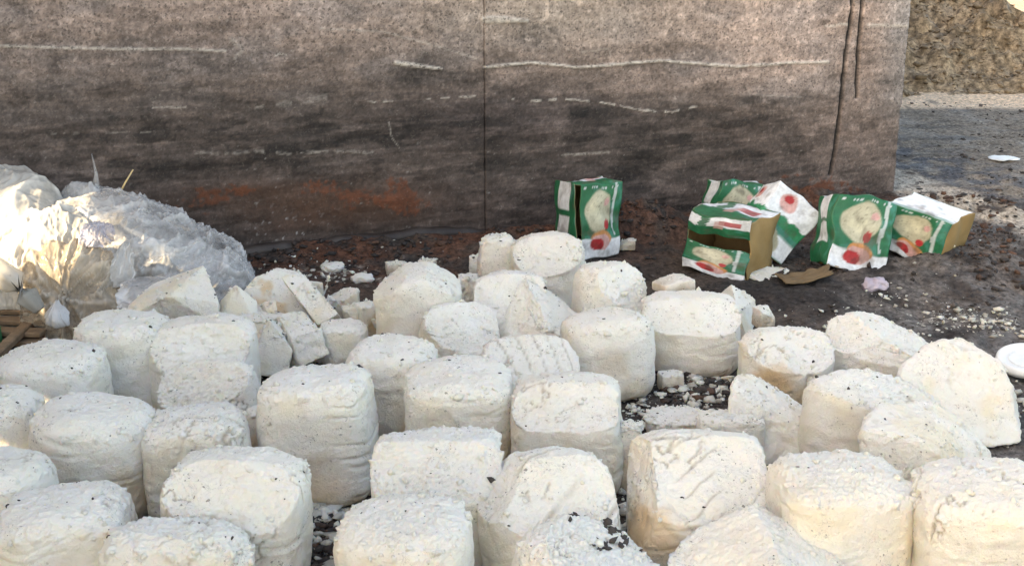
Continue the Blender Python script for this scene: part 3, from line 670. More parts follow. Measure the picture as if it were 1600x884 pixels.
C('flattened crust of crumbled cheese at the near side of the bare soil', 1006, 1110, 626, 690, 0, .7, sharp=False, e=3, k=4, crumb=1.6, N=30)
C('low broken cheese slab behind the block with curved knife lines', 1085, 1190, 634, 735, 0, .5, N=30, sharp=False, e=4, k=6)
C('white cheese chip lying beside the upright green carton', 966, 992, 369, 390, 0.02, .7, cuts=[(-.6, 0, .7, .5)])
HULL('cream broken cheese slab lying in front of the torn open carton', [(1160, 420, 3.98), (1186, 415, 4.02), (1236, 419, 4.02), (1229, 440, 3.96), (1205, 456, 3.90), (1188, 452, 3.90), (1170, 436, 3.94), (1190, 425, 4.06), (1225, 425, 4.06), (1200, 450, 3.98)], amp=1.3, stain=.8)
C('upper cheese layer crumbling at the right end of the block right of centre', 1420, 1462, 728, 850, 0, .8, N=28, stain=[(0, -1, .3, .7, .6)])

rb = random.Random(4)
for (u, v, y_, w_, lab) in ((492, 452, 3.5, 30, 'small angular lump of cheese at the upper end of the flat bright slab'), (516, 470, 3.45, 26, 'little cheese lump right beside the lower end of the flat bright slab'),
    (548, 486, 3.42, 34, 'angular cheese lump just in front of the thin pale standing chip'), (580, 478, 3.5, 24, 'small cheese lump touching the small cube with the yellow side'),
    (530, 512, 3.3, 30, 'cheese lump resting on the rounded crumbling piece'), (498, 545, 3.16, 26, 'small cheese lump wedged at the right foot of the tipped chunk'),
    (556, 520, 3.3, 28, 'angular cheese lump behind the flat-topped block with a smooth tall front'), (472, 440, 3.62, 24, 'little cheese lump farthest back, behind the flat bright slab'),
    (420, 478, 3.3, 28, 'cheese lump on the flat pale piece, in front of the broad broken piece'), (588, 505, 3.4, 22, 'tiny cheese lump at the left foot of the broad pale block'),
    (355, 520, 3.2, 26, 'small cheese lump between the thick wedge and the caved-in block'), (520, 540, 3.2, 22, 'tiny cheese lump just behind the large layered block')):
    pts_ = []
    for q_ in range(9): pts_.append((u + rb.uniform(-.55, .55) * w_, v + rb.uniform(-.5, .5) * w_, y_ + rb.uniform(-.03, .03)))
    HULL(lab, pts_ + [(u - 4, v + 40, y_), (u + 5, v + 40, y_ + .02)])
# crumbs of cheese, soil clods: far too many to count
ICO_V = None
def ico():
    bm = bmesh.new(); bmesh.ops.create_icosphere(bm, subdivisions=1, radius=1)
    v = np.array([q.co[:] for q in bm.verts]); f = np.array([[w.index for w in q.verts] for q in bm.faces]); bm.free(); return v, f
IV, IF = ico()
def scatter(name, pts, radii, cols, mat, flat=.55, jag=.35):
    rg = np.random.RandomState(3); n = len(pts)
    sc = radii[:, None, None] * (1 + jag * rg.uniform(-1, 1, (n, len(IV), 1))) * (np.array((1, 1, flat)) * rg.uniform(.55, 1.5, (n, 1, 3)))
    a = rg.uniform(0, 6.28, n); c_, s_ = np.cos(a), np.sin(a); b = IV[None] * sc * (1 + .4 * rg.uniform(-1, 1, (n, len(IV), 3)))
    b = np.stack([b[..., 0] * c_[:, None] - b[..., 1] * s_[:, None], b[..., 0] * s_[:, None] + b[..., 1] * c_[:, None], b[..., 2]], -1) + pts[:, None]
    f = (IF[None] + np.arange(n)[:, None, None] * len(IV)).reshape(-1, 3)
    return kind(link(name, mesh_of(name, b.reshape(-1, 3), f, False, np.repeat(cols, len(IV), 0)), mat), 'stuff')
rg = np.random.RandomState(5)
n = 20000; x = rg.uniform(-1.9, 3.2, n); y = 1.9 + 5.3 * rg.uniform(0, 1, n) ** 1.0
keep = (-((x - WO.x) * WN.x + (y - WO.y) * WN.y) < -.02) | (x > 1.6)
keep &= fbm(np.stack([x, y, 0 * x], 1) * 3, 3) > -.25 + .25 * (y > 5.3)
x, y = x[keep], y[keep]; r = .002 + .011 * rg.uniform(0, 1, len(x)) ** 8
z = ground_h(x, y) + r * .2
t = rg.uniform(0, 1, len(x)); cc = mixc(np.tile(np.array((.030, .026, .025)), (len(x), 1)), np.array((.10, .078, .066)), t ** 2.5)
u_, v_ = to_px(np.stack([x, y, z], 1)); cc[(v_ < 260) & (u_ > 1350)] *= 1.6
scatter('soil_clods', np.stack([x, y, z], 1), r, cc, M_CLOD)
xm = rg.uniform(1.6, 3.6, 2600); im = (np.abs(xm[:, None] - np.linspace(1.2, 8, 260)[None])).argmin(1); jm = rg.randint(8, 75, 2600)
zm = hm.reshape(210, 260)[jm, im]; ym = np.linspace(6.9, 13, 210)[jm]; ok = zm > .0; rm = (.006 + .022 * rg.uniform(0, 1, 2600) ** 4)
scatter('mound_clods', np.stack([np.linspace(1.2, 8, 260)[im], ym, zm], 1)[ok], rm[ok], mixc(np.tile(np.array((.11, .078, .046)), (ok.sum(), 1)), np.array((.34, .25, .16)), rg.uniform(0, 1, ok.sum())), M_CLOD)
# dark heap between the cartons
pp = []
for (u, v, ru, rv, k) in ((1010, 355, 45, 26, 700), (1085, 612, 60, 26, 420), (505, 840, 40, 40, 420), (800, 710, 14, 40, 120), (1000, 800, 20, 60, 150), (1060, 870, 60, 20, 200), (1300, 420, 60, 14, 150), (420, 408, 60, 12, 220), (560, 405, 160, 14, 500), (1550, 400, 60, 60, 500), (1480, 330, 90, 20, 400), (820, 390, 100, 12, 200)):
    for _ in range(k):
        q = at_z(u + rg.normal() * ru * .6, v + rg.normal() * rv * .6); pp.append((q.x, q.y))
pp = np.array(pp); keep = ((pp[:, 0] - WO.x) * WN.x + (pp[:, 1] - WO.y) * WN.y > .03) | (pp[:, 0] > 1.6); pp = pp[keep]
r = .002 + .013 * rg.uniform(0, 1, len(pp)) ** 6; z = ground_h(pp[:, 0], pp[:, 1]) + r * .4
cc = mixc(np.tile(np.array((.03, .026, .025)), (len(pp), 1)), np.array((.11, .056, .036)), rg.uniform(0, 1, len(pp)) ** 2.5)
scatter('soil_lumps', np.column_stack([pp, z]), r, cc, M_CLOD)
# white crumbs
pp, rr = [], []
for (u, v, ru, rv, k, r0) in ((1490, 500, 60, 16, 150, .9), (1560, 512, 35, 14, 120, 1.), (1085, 612, 44, 22, 260, 1.3), (510, 840, 30, 26, 140, 1.5), (1400, 470, 60, 14, 60, .7), (1080, 615, 45, 22, 90, 1.), (505, 800, 36, 28, 420, 1.6), (520, 770, 40, 14, 120, 1.4),
                              (1000, 640, 22, 22, 160, 1.1), (450, 425, 60, 12, 60, .8), (530, 428, 40, 10, 70, 1.), (985, 760, 24, 50, 200, 1.), (1180, 520, 40, 30, 90, .9), (480, 590, 60, 14, 150, 1.), (1580, 640, 20, 40, 90, 1.1),
                              (1300, 540, 40, 30, 60, .9), (1500, 430, 80, 20, 25, .7), (1300, 500, 60, 20, 30, .7), (700, 410, 200, 14, 50, .7), (590, 690, 20, 40, 120, 1.), (1450, 860, 20, 30, 120, 1.2), (1040, 870, 40, 20, 160, 1.1), (800, 700, 10, 40, 60, .8), (250, 640, 20, 30, 60, .8), (545, 510, 40, 26, 150, 1.), (1200, 800, 14, 20, 70, .9)):
    for _ in range(k):
        q = at_z(u + rg.normal() * ru * .7, v + rg.normal() * rv * .7); pp.append((q.x, q.y)); rr.append(r0 * (.0018 + .010 * rg.uniform() ** 5))
pp = np.array(pp); rr = np.array(rr); keep = (pp[:, 0] - WO.x) * WN.x + (pp[:, 1] - WO.y) * WN.y > .03; pp, rr = pp[keep], rr[keep]
scatter('cheese_crumbs', np.column_stack([pp, ground_h(pp[:, 0], pp[:, 1]) + rr * .5]), rr, np.tile(np.array((1., 1., .98)), (len(pp), 1)) * rg.uniform(.45, 1, (len(pp), 1)), M_CRUMB, .6)
# soil specks and crumbs lying on the blocks
ps, cs = [], []
for o, v, nrm in BLOCKS:
    upv = np.where(nrm[:, 2] > .55)[0]
    if not len(upv): continue
    big = len(v) > 5000
    for i in rg.choice(upv, 9 if big else 2): ps.append((v[i] + np.array(o.location), .0012 + .0038 * rg.uniform() ** 4))
    rimv = np.where((nrm[:, 2] > .25) & (v[:, 2] > v[:, 2].max() * .6))[0]
    for i in rg.choice(rimv, 90 if big else 16): cs.append((v[i] + np.array(o.location), .0018 + .0055 * rg.uniform() ** 4))
o27 = [b for b in BLOCKS if 'lumps of black soil' in b[0]['label']][0]
for (u, v) in ((895, 802), (950, 805), (955, 822), (960, 836), (968, 842), (940, 848)):
    P_ = o27[1] + np.array(o27[0].location); a, b = to_px(P_)
    ok = np.where((np.hypot(a - u, b - v) < 12) & (o27[2][:, 2] > .1))[0]
    for i in (rg.choice(ok, 7) if len(ok) else []): ps.append((P_[i], .004 + .004 * rg.uniform()))
scatter('soil_specks', np.array([p for p, r in ps]), np.array([r for p, r in ps]), np.tile(np.array((.05, .042, .036)), (len(ps), 1)), M_CLOD, .6)
scatter('loose_crumbs', np.array([p for p, r in cs]), np.array([r for p, r in cs]), np.tile(np.array((1., .98, .94)), (len(cs), 1)), M_CRUMB, .8)

# ------------------------------------------------------------------ cartons
GRN, TEAL, WHT, BEI, RED, ORG, PNK = (np.array(c) for c in ((.010, .135, .060), (.04, .22, .165), (.74, .77, .80), (.50, .47, .34), (.46, .035, .04), (.58, .26, .10), (.62, .36, .33)))
def print_face(u, v, style):
    """u, v in 0..1 over a carton face -> printed colour"""
    n = len(u); P = np.stack([u * 5, v * 5, 0 * u], 1); w = fbm(P + style * 3.7, 3); w2 = fbm(P * 4 + style, 2)
    c = np.tile(GRN, (n, 1)); c = mixc(c, TEAL, sstep(.1, .4, w + .25 * (u - .5)) * .8)
    def ell(cx, cy, rx, ry): return sstep(1.08, .94, np.hypot((u - cx) / rx, (v - cy) / ry) + .12 * w)
    if style in (0, 1):
        band = v < .30 - .05 * u + .03 * w
        c = mixc(c, WHT, sstep(.0, .02, .30 - .05 * u - v))
        c = mixc(c, BEI, ell(.46, .66, .33, .27)); c = mixc(c, BEI * 1.25, ell(.40, .70, .18, .16) * .7); c = mixc(c, BEI * .6, sstep(.25, .4, w2) * ell(.46, .66, .3, .25))
        c = mixc(c, PNK, ell(.66, .76, .07, .06)); c = mixc(c, RED, ell(.64, .47, .075, .065))
        c = mixc(c, ORG, ell(.50, .27, .24, .13)); c = mixc(c, PNK, ell(.47, .22, .22, .12)); c = mixc(c, RED, ell(.38, .19, .15, .085)); c = mixc(c, RED * .6, ell(.45, .15, .06, .04))
        c = mixc(c, WHT, (np.abs(u - .84 - .05 * w) < .025).astype(float) * (v > .3) * .6)
        # a row of small pale squiggles (ornament, not letters) along the top
        c = mixc(c, WHT, ((np.abs(v - .955) < .012) & (np.sin(u * 70 + 3 * np.sin(u * 23)) > .1)).astype(float) * .8)
    elif style == 2:    # mostly white, green diagonal stripe, emblem up
        c = np.tile(WHT, (n, 1)); g = np.abs(v - .45 + .1 * w); c = mixc(c, GRN * 1.6, sstep(.13, .1, g)); c = mixc(c, TEAL, sstep(.05, .03, np.abs(v - .34)))
        c = mixc(c, PNK, ell(.35, .80, .2, .15)); c = mixc(c, RED, ell(.32, .84, .11, .07)); c = mixc(c, BEI * .8, ell(.4, .16, .3, .16)); c = mixc(c, GRN, sstep(.04, .0, v))
    elif style == 3:    # narrow side: green with a pale panel
        c = mixc(c, WHT * .85, ((np.abs(u - .5) < .26) & (v > .28)).astype(float)); c = mixc(c, GRN, ((v > .6) & (v < .66)).astype(float))
    elif style == 4:    # lid: white with green edge and red bar
        c = mixc(c, WHT, sstep(.42, .46, v + .1 * w) * sstep(.95, .9, v + .1 * w)); c = mixc(c, GRN, ((np.abs(u - .28 + .1 * w) < .06)).astype(float) * .9); c = mixc(c, RED, ((np.abs(v - .62) < .12) & (u > .5) & (u < .85)).astype(float) * .85); c = mixc(c, PNK, ((np.abs(v - .5) < .2) & (u > .42) & (u < .6)).astype(float) * .7)
    elif style == 5:    # plain white lid
        c = np.tile(WHT * 1.05, (n, 1)); c = mixc(c, TEAL, sstep(.1, .04, v) * .7)
    return np.clip(c * (1 + .25 * w2)[:, None], 0.004, .85)
CRUSH = .028
def panel(name, parent, O, U, Vv, style, mat=None, th=.004, bulge=.004, n=44, seed=0):
    """slightly buckled sheet of card: corner O, edges U and V (vectors); outward = U x V"""
    O, U, Vv = Vector(O), Vector(U), Vector(Vv); N_ = U.cross(Vv).normalized()
    t = np.linspace(0, 1, n); a, b = np.meshgrid(t, t); a, b = a.ravel(), b.ravel()
    bl = bulge * np.sin(a * math.pi) * np.sin(b * math.pi) + .6 * bulge * fbm(np.stack([a * 3, b * 3, 0 * a + seed], 1), 3)
    Pf = np.array(O)[None] + a[:, None] * np.array(U) + b[:, None] * np.array(Vv) + bl[:, None] * np.array(N_)
    Pb = Pf - np.array(N_) * th; fF = grid_faces(n, n); nn = n * n
    ring = list(range(n)) + [r * n + n - 1 for r in range(1, n)] + [(n - 1) * n + k for k in range(n - 2, -1, -1)] + [r * n for r in range(n - 2, 0, -1)]
    ed = np.array([(ring[k], nn + ring[k], nn + ring[(k + 1) % len(ring)], ring[(k + 1) % len(ring)]) for k in range(len(ring))])
    if seed >= 0:      # the whole box is dented: displacement depends on the place in the box, so panels stay joined
        K = seed // 10; cr_ = np.stack([fbm(q * 7 + K * 5.1 + w * 31, 2) for q in (Pf,) for w in range(3)], 1) * CRUSH
        Pf = Pf + cr_; Pb = Pb + np.stack([fbm((Pb + np.array(N_) * th) * 7 + K * 5.1 + w * 31, 2) for w in range(3)], 1) * CRUSH
    cf = print_face(a, b, style) if style is not None else np.ones((nn, 3)) * .3
    grime = sstep(.05, .4, fbm(np.stack([a * 4, b * 4, 0 * a + seed * 3.3], 1), 4) + .25 * (.35 - b)); cf = mixc(cf, np.array((.10, .075, .055)), grime * .55)
    cb = np.tile(np.array((.26, .17, .08)), (nn, 1))
    return link(name, mesh_of(name, np.concatenate([Pf, Pb]), np.concatenate([fF, fF[:, ::-1] + nn, ed]), True, np.concatenate([cf, cb])), mat or M_PRINT, parent)
def carton(label, loc, rot, w, d, h, front=0, left=3, right=3, top=4, gap=None, kraft_right=False, seed=0, slit=0.):
    e = empty('cheese_carton', loc, tuple(R(q) for q in rot)); tag(e, label, 'carton', 'green and white printed cartons by the wall')
    x0, x1, y0, y1 = -w / 2, w / 2, -d / 2, d / 2; g = .0015
    if gap is None: panel('front_panel', e, (x0 + slit, y0, 0), (w - slit, 0, 0), (0, 0, h), front, seed=seed)
    else:
        a, b = gap
        panel('front_panel', e, (x0, y0 - .03, 0), (w, .005, 0), (0, .03, h * a), front, seed=seed)
        panel('torn_flap', e, (x0, y0, h * b), (w, 0, h * .07), (0, 0, h * (.985 - b)), 4, seed=seed + 1)
    panel('back_panel', e, (x1, y1, 0), (-w, 0, 0), (0, 0, h), 1, seed=seed + 2, n=12)
    panel('side_panel', e, (x0, y1 - g, 0), (0, -d + 2 * g, 0), (0, 0, h), left, seed=seed + 3)
    panel('end_panel' if kraft_right else 'side_panel', e, (x1, y0 + g, 0), (0, d - 2 * g, 0), (0, 0, h), right, M_KRAFT if kraft_right else None, seed=seed + 4)
    panel('top_panel', e, (x0 + g, y0 + g, h), (w - 2 * g, 0, 0), (0, d - 2 * g, 0), top, seed=seed + 5)
    panel('bottom_panel', e, (x0 + g, y1 - g, .001), (w - 2 * g, 0, 0), (0, -d + 2 * g, 0), None, M_KRAFT, seed=seed + 6, n=10)
    return e
def g(u, v, z=0.): return at_z(u, v, z)
p = g(918, 397); carton('upright green and white carton standing alone against the wall, nearest the centre', (p.x, p.y - .01, .0), (-6, 2, 20), .172, .15, .25, front=0, left=3, seed=1, slit=.022)
p = g(1128, 424); carton('torn open carton lying with a black gap in front and a brown cardboard end', (p.x + .025, p.y + .04, .005), (0, 5, -34), .215, .20, .19, front=1, top=4, gap=(.50, .66), kraft_right=True, seed=11)
p = at_y(1146, 332, 4.45); carton('green carton standing behind the torn open one, only its upper half showing', (p.x - .02, 4.42, -.03), (-8, 8, 6), .18, .12, .235, front=1, seed=21)
p = at_y(1212, 412, 4.14); carton('mostly white carton tipped over on one corner between two green ones', (p.x - .075, 4.12, .06), (-14, 42, 8), .185, .14, .20, front=2, left=2, top=5, seed=31)
p = g(1322, 422); carton('green carton with beige and red print tilting to the right beside a lying carton', (p.x, p.y - .005, .0), (-16, 13, 8), .20, .14, .24, front=0, left=3, top=4, seed=41)
p = g(1435, 408); carton('carton lying farthest right with a white top and a brown cardboard end', (p.x + .005, p.y + .03, .02), (0, 12, -42), .215, .19, .165, front=1, left=3, top=5, kraft_right=True, seed=51)

# ------------------------------------------------------------------ plastic rubbish on the left
def px_prof(pts, y): return [(q.x, q.z) for q in (at_y(u, v, y) for u, v in pts)]
def crease(q, o=3):
    a_, s_, t_ = 1., 0., 0.
    for k in range(o):
        s_ = s_ + a_ * (1 - np.clip(np.abs(noise(q + 5.7 * k)) * 3.2, 0, 1)) ** 2; t_ += a_; a_ *= .55; q = q * 1.9
    return s_ / t_
def shell(name, label, cat, prof, yc, depth, mat, nu=150, nv=80, fold=.02, fr=(5, 10), seed=0, group=None, th=.0012, hem=None, radial=None, z0=0., frill=0.):
    """a crumpled bag: crest profile [(x, z)] at depth yc, sagging to both sides; hem = [(x, t)] where its front edge stops"""
    s = np.linspace(prof[0][0], prof[-1][0], nu); t = np.linspace(0, 1, nv); A, Bt = np.meshgrid(s, t); s, t = A.ravel(), Bt.ravel()
    sd = np.array((seed * 3.1, seed * 1.7, seed))
    hz = np.interp(s, [q[0] for q in prof], [q[1] for q in prof]) - z0
    L = prof[-1][0] - prof[0][0]; e = (s - prof[0][0]) / L
    if hem: t0 = np.interp(s, [q[0] for q in hem], [q[1] for q in hem]) + .04 * fbm(np.stack([s * 25, 0 * s, 0 * s], 1), 3); t = t0 + (1 - t0) * t
    ang = t * math.pi; plan = np.sqrt(np.clip(1 - (2 * e - 1) ** 4, .02, 1))
    yy = yc - np.cos(ang) * depth / 2 * plan * (1 + .25 * fbm(np.stack([s * 4, t * 2, 0 * s], 1) + sd, 2)); zz = z0 + np.sin(ang) ** .85 * hz
    P = np.stack([s, yy, zz], 1)
    if radial is not None:
        rx, rz = s - radial[0], zz - radial[1]; th_ = np.arctan2(rz, rx); rr = np.hypot(rx, rz)
        q = np.stack([th_ * 1.7, rr * 7, yy * 3], 1) + sd
    else: q = np.stack([s * fr[0] + zz * 4, zz * fr[1] - s * 3, yy * 5], 1) + sd
    q = q + .35 * np.stack([fbm(q * .7 + 3, 2), fbm(q * .7 + 8, 2), 0 * s], 1)
    d = fold * (1.1 * crease(q, 3) - .35) + fold * .9 * fbm(q * .8, 2) + fold * .22 * crease(q * 4.1 + 2, 2)
    if frill: d = d + frill * sstep(.82, 1, e) * np.sin(t * 70 + 4 * fbm(q, 2))
    kc = sstep(.15, .65, crease(q, 3)) * .75 + sstep(.3, .8, crease(q * 4.1 + 2, 2)) * .4
    nrm = np.stack([.25 * (2 * e - 1), -np.cos(ang), np.sin(ang) * .8 + .2], 1)
    P = P + nrm * d[:, None]; P[:, 0] += .5 * fold * fbm(q * 1.3 + 9, 3); P[:, 2] = np.maximum(P[:, 2], -.01)
    o = link(name, mesh_of(name, P, grid_faces(nu, nv), True, np.repeat(np.clip(kc, 0, 1)[:, None], 3, 1)), mat)
    md = o.modifiers.new('thickness', 'SOLIDIFY'); md.thickness = th
    return tag(o, label, cat, group)
def fan(name, label, cat, uv0, y0, spokes, mat, pleats=9, amp=.012, rows=26, group=None, seed=0, parent=None):
    """film gathered at a neck and pleated outwards; spokes = photo points (u, v, y) of the outer rim"""
    c = np.array(at_y(*uv0, y0)); ring = [np.array(at_y(*q)) for q in spokes]; n = 90; idx = np.linspace(0, len(ring) - 1, n)
    rim = np.array([ring[int(k)] * (1 - k % 1) + ring[min(int(k) + 1, len(ring) - 1)] * (k % 1) for k in idx])
    t = np.linspace(.06, 1, rows)[:, None, None]; P = c + (rim - c)[None] * t
    ph = np.linspace(0, pleats * 2 * math.pi, n); w = 1.6 * fbm(np.stack([ph * .33, 0 * ph, 0 * ph + seed], 1), 3)
    P = P + np.array((0, -1, .2))[None, None] * (amp * w[None, :, None] * t ** .7 - .05 * np.sin(t * math.pi * .8) * np.sin(np.linspace(0, math.pi, n))[None, :, None] * -1 * .6)
    P = P.reshape(-1, 3); P = P + .006 * fbm(P * 30 + seed, 3)[:, None] * np.array((.6, 1, .8)) + .012 * fbm(P * 11 + seed, 2)[:, None] * np.array((.3, 1, .5)); P[:, 2] = np.maximum(P[:, 2], .002)
    o = link(name, mesh_of(name, P, grid_faces(n, rows), True, np.full((len(P), 3), .5)), mat, parent); md = o.modifiers.new('thickness', 'SOLIDIFY'); md.thickness = .0012
    if not parent: tag(o, label, cat, group)
    return o
BG = 'plastic rubbish heaped on the left by the wall'
pr = px_prof([(50, 340), (95, 306), (150, 300), (200, 304), (225, 310), (262, 330), (310, 360), (340, 376), (368, 394), (388, 414), (396, 440), (398, 475)], 3.66)
hx = lambda u: at_y(u, 400, 3.5).x
big_bag = shell('plastic_bag', 'large clear plastic bag with greyish folds spread across the heap down to the right', 'plastic bag', pr, 3.66, .42, M_BAG, 320, 150, .026, (6, 12), 2, BG, hem=[(hx(60), .0), (hx(180), .05), (hx(225), .17), (hx(262), .24), (hx(300), .20), (hx(345), .08), (hx(385), .0)], frill=.006)
pr2 = [(a_, b_ * .80) for a_, b_ in pr[1:-2]]
inner = shell('crumpled_contents', '', '', pr2, 3.68, .32, M_WFILM, 160, 80, .022, (10, 15), 31, None); inner.parent = big_bag
for k_ in ('label', 'category'): del inner[k_]
inner['label'] = 'whiter crumpled film showing through the clear bag'
pr = px_prof([(-170, 330), (-90, 268), (-20, 262), (40, 268), (72, 285), (100, 322), (128, 380)], 3.66)
shell('plastic_bag', 'cream plastic sack glaring in the sunlight at the left edge', 'plastic bag', pr, 3.66, .34, M_SHEET, 180, 110, .020, (5, 6), 5, BG)
def sheet(name, label, cat, quad, mat, nu=60, nv=50, amp=.02, seed=0, fr=3, jag=.05, th=.0012, group=None):
    """free crumpled sheet through four 3-D corners: bottom left, bottom right, top right, top left"""
    q = [np.array(c) for c in quad]; a, b = np.meshgrid(np.linspace(0, 1, nu), np.linspace(0, 1, nv)); a, b = a.ravel(), b.ravel()
    jn = fbm(np.stack([a * 6, b * 6, 0 * a + seed], 1), 3); eb = np.abs(b - .5) * 2; ea = np.abs(a - .5) * 2
    a2 = a + jag * 2 * jn * ea ** 2; b2 = b + jag * 2.4 * jn * eb ** 2; cor = (ea * eb) ** 3
    a2 = a2 + (.5 - a2) * .22 * cor; b2 = b2 + (.5 - b2) * .22 * cor
    P = ((1 - a2) * (1 - b2))[:, None] * q[0] + (a2 * (1 - b2))[:, None] * q[1] + (a2 * b2)[:, None] * q[2] + ((1 - a2) * b2)[:, None] * q[3]
    N_ = np.cross(q[1] - q[0], q[3] - q[0]); N_ /= np.linalg.norm(N_)
    w = np.stack([a * fr + b * 1.2, b * fr * .6 - a, 0 * a + seed * 2.7], 1)
    P = P + N_ * (-amp * (crease(w, 3) - .4) - amp * .7 * fbm(w * .7, 2) + amp * .8 * np.sin(math.pi * b) * 1.2)[:, None]
    o = link(name, mesh_of(name, P, grid_faces(nu, nv), True, np.repeat(sstep(.15, .7, crease(w, 3))[:, None], 3, 1)), mat); md = o.modifiers.new('thickness', 'SOLIDIFY'); md.thickness = th
    return tag(o, label, cat, group)
sheet('plastic_sheet', 'stiff white sheet with a torn right corner standing behind the sunlit sack', 'plastic sheet', (at_y(-90, 400, 3.74), at_y(108, 400, 3.76), at_y(74, 258, 3.84), at_y(-90, 256, 3.82)), M_SHEET, amp=.010, seed=3, group=BG, jag=.03)
pr = px_prof([(92, 330), (97, 296), (112, 284), (140, 286), (158, 298), (166, 330)], 3.74)
shell('plastic_bag', 'small puffed clear bag on the crest of the heap', 'plastic bag', pr, 3.74, .12, M_BAG, 70, 60, .008, (9, 14), 7, BG, z0=.15)
pr = px_prof([(134, 330), (142, 296), (150, 284), (158, 292), (176, 294), (184, 330)], 3.76)
bag2 = shell('plastic_bag', 'little clear bag with a thin twisted tail sticking up in front of the wall', 'plastic bag', pr, 3.76, .10, M_BAG, 60, 50, .010, (12, 18), 8, BG, z0=.15)
link('twisted_tail', tube_mesh('twisted_tail', [at_y(151, 292, 3.76), at_y(150, 272, 3.77), at_y(147, 256, 3.77), at_y(143, 240, 3.78)], [.012, .006, .003, .0015], 7, .3), M_BAG, bag2)
st = link('straw_stalk', tube_mesh('straw_stalk', [at_y(186, 304, 3.74), at_y(196, 285, 3.75), at_y(208, 265, 3.76)], [.003, .0028, .002], 7), M_STRAW); tag(st, 'thin dry stalk sticking up out of the clear bag', 'stalk')
sheet('plastic_sheet', 'narrow white plastic flap hanging down the middle of the clear bag', 'plastic sheet', (at_y(160, 452, 3.37), at_y(212, 446, 3.39), at_y(208, 378, 3.43), at_y(186, 380, 3.42)), M_WFILM, 40, 40, .008, 11, group=BG)
sheet('plastic_sheet', 'lilac tinted plastic scrap with dark creases in the middle of the heap', 'plastic sheet', (at_y(118, 390, 3.40), at_y(182, 382, 3.42), at_y(180, 350, 3.46), at_y(136, 346, 3.46)), M_LILAC, 50, 50, .016, 12, 3.5, group=BG)
pr = px_prof([(30, 440), (45, 400), (80, 380), (125, 378), (165, 392), (192, 420), (200, 452)], 3.42)
kn = at_y(92, 470, 3.3)
tan_bag = shell('plastic_bag', 'tan see-through bag of rubbish low in the heap, its knotted tail hanging down', 'plastic bag', pr, 3.42, .20, M_TAN, 150, 90, .022, (7, 9), 13, BG, radial=(kn.x, kn.z))
pr = px_prof([(-20, 420), (10, 360), (50, 330), (100, 326), (140, 345), (170, 380), (180, 410)], 3.52)
shell('plastic_bag', 'bunched cream plastic film below the torn sack, bright in the sun', 'plastic bag', pr, 3.52, .22, M_SHEET, 160, 90, .026, (7, 5), 14, BG)
sheet('plastic_sheet', 'grey film pulled out flat under the thick cheese wedge', 'plastic sheet', (at_y(172, 486, 3.26), at_y(330, 470, 3.34), at_y(306, 424, 3.42), at_y(196, 436, 3.40)), M_BAG, 70, 50, .016, 15, 2.5, group=BG)
rl = link('plastic_roll', tube_mesh('plastic_roll', [at_y(-60, 396, 3.30), at_y(-30, 408, 3.30), at_y(0, 424, 3.30), at_y(22, 442, 3.29), at_y(42, 462, 3.28), at_y(62, 484, 3.27)], [.034, .037, .032, .036, .030, .016], 18, .12), M_SHEET); tag(rl, 'white rolled plastic tube slanting down at the left edge', 'plastic roll', BG)
fan('bag_tail', '', '', (90, 466), 3.27, [(70, 490, 3.25), (74, 506, 3.24), (92, 511, 3.24), (112, 506, 3.25), (110, 486, 3.26)], M_WFILM, 4, .008, 20, None, 3, tan_bag)
# wooden slats of a broken crate
cr = empty('wooden_crate', at_z(20, 545)); tag(cr, 'broken wooden crate with brown slats lying under the heap at the left edge', 'crate')
def slat(pa, pb, za, zb, w, t):
    a, b = at_z(*pa, za), at_z(*pb, zb); d = b - a; L = d.length; me = box_mesh('slat', L, w, t, (0, 0, 0), .003)
    o = link('slat', me, M_WOOD, cr); o.location = (a + b) / 2 - cr.location; o.rotation_euler = d.to_track_quat('X', 'Z').to_euler(); return o
for k, (ya, yb_, z_) in enumerate(((484, 486, .07), (500, 502, .06), (517, 520, .05), (532, 534, .03))): slat((-30, ya), (78 - 5 * k, yb_), z_, z_, .045, .014)
slat((-12, 560), (66, 486), .05, .06, .03, .02); slat((60, 520), (140, 508), .02, .02, .05, .012)
gb = link('green_packet', box_mesh('green_packet', .07, .10, .09, (0, 0, .045), .012), M_GREEN, None, at_z(-22, 560)); tag(gb, 'dark green packet corner at the left edge beside the wooden slats', 'packet')

# ------------------------------------------------------------------ small litter on the right
def lid():
    e = empty('plastic_lid', at_z(1604, 566, .035), (R(8), R(-7), 0)); tag(e, 'round white plastic lid lying on the mud at the right edge', 'tray')  # a round plastic lid rather than a tray
    prof = [(0, .012), (.052, .012), (.058, .014), (.063, .018), (.070, .019), (.075, .016), (.077, .006), (.076, -.004), (.072, -.004), (.070, .004), (0, .006)]
    n = 64; vs = [(r * math.cos(2 * math.pi * k / n), r * math.sin(2 * math.pi * k / n), z) for r, z in prof for k in range(n)]
    fs = [(i * n + k, (i + 1) * n + k, (i + 1) * n + (k + 1) % n, i * n + (k + 1) % n) for i in range(len(prof) - 1) for k in range(n)]
    link('lid_disc', mesh_of('lid_disc', vs, fs), M_WHITE, e)
    for k in range(7):
        a = R(120 + k * 20); me = box_mesh('raised_rib', .014, .004, .003, (0, 0, 0), .001)
        link('raised_rib', me, M_WHITE, e, (.043 * math.cos(a), .043 * math.sin(a), .0135), (0, 0, a + math.pi / 2))
lid()
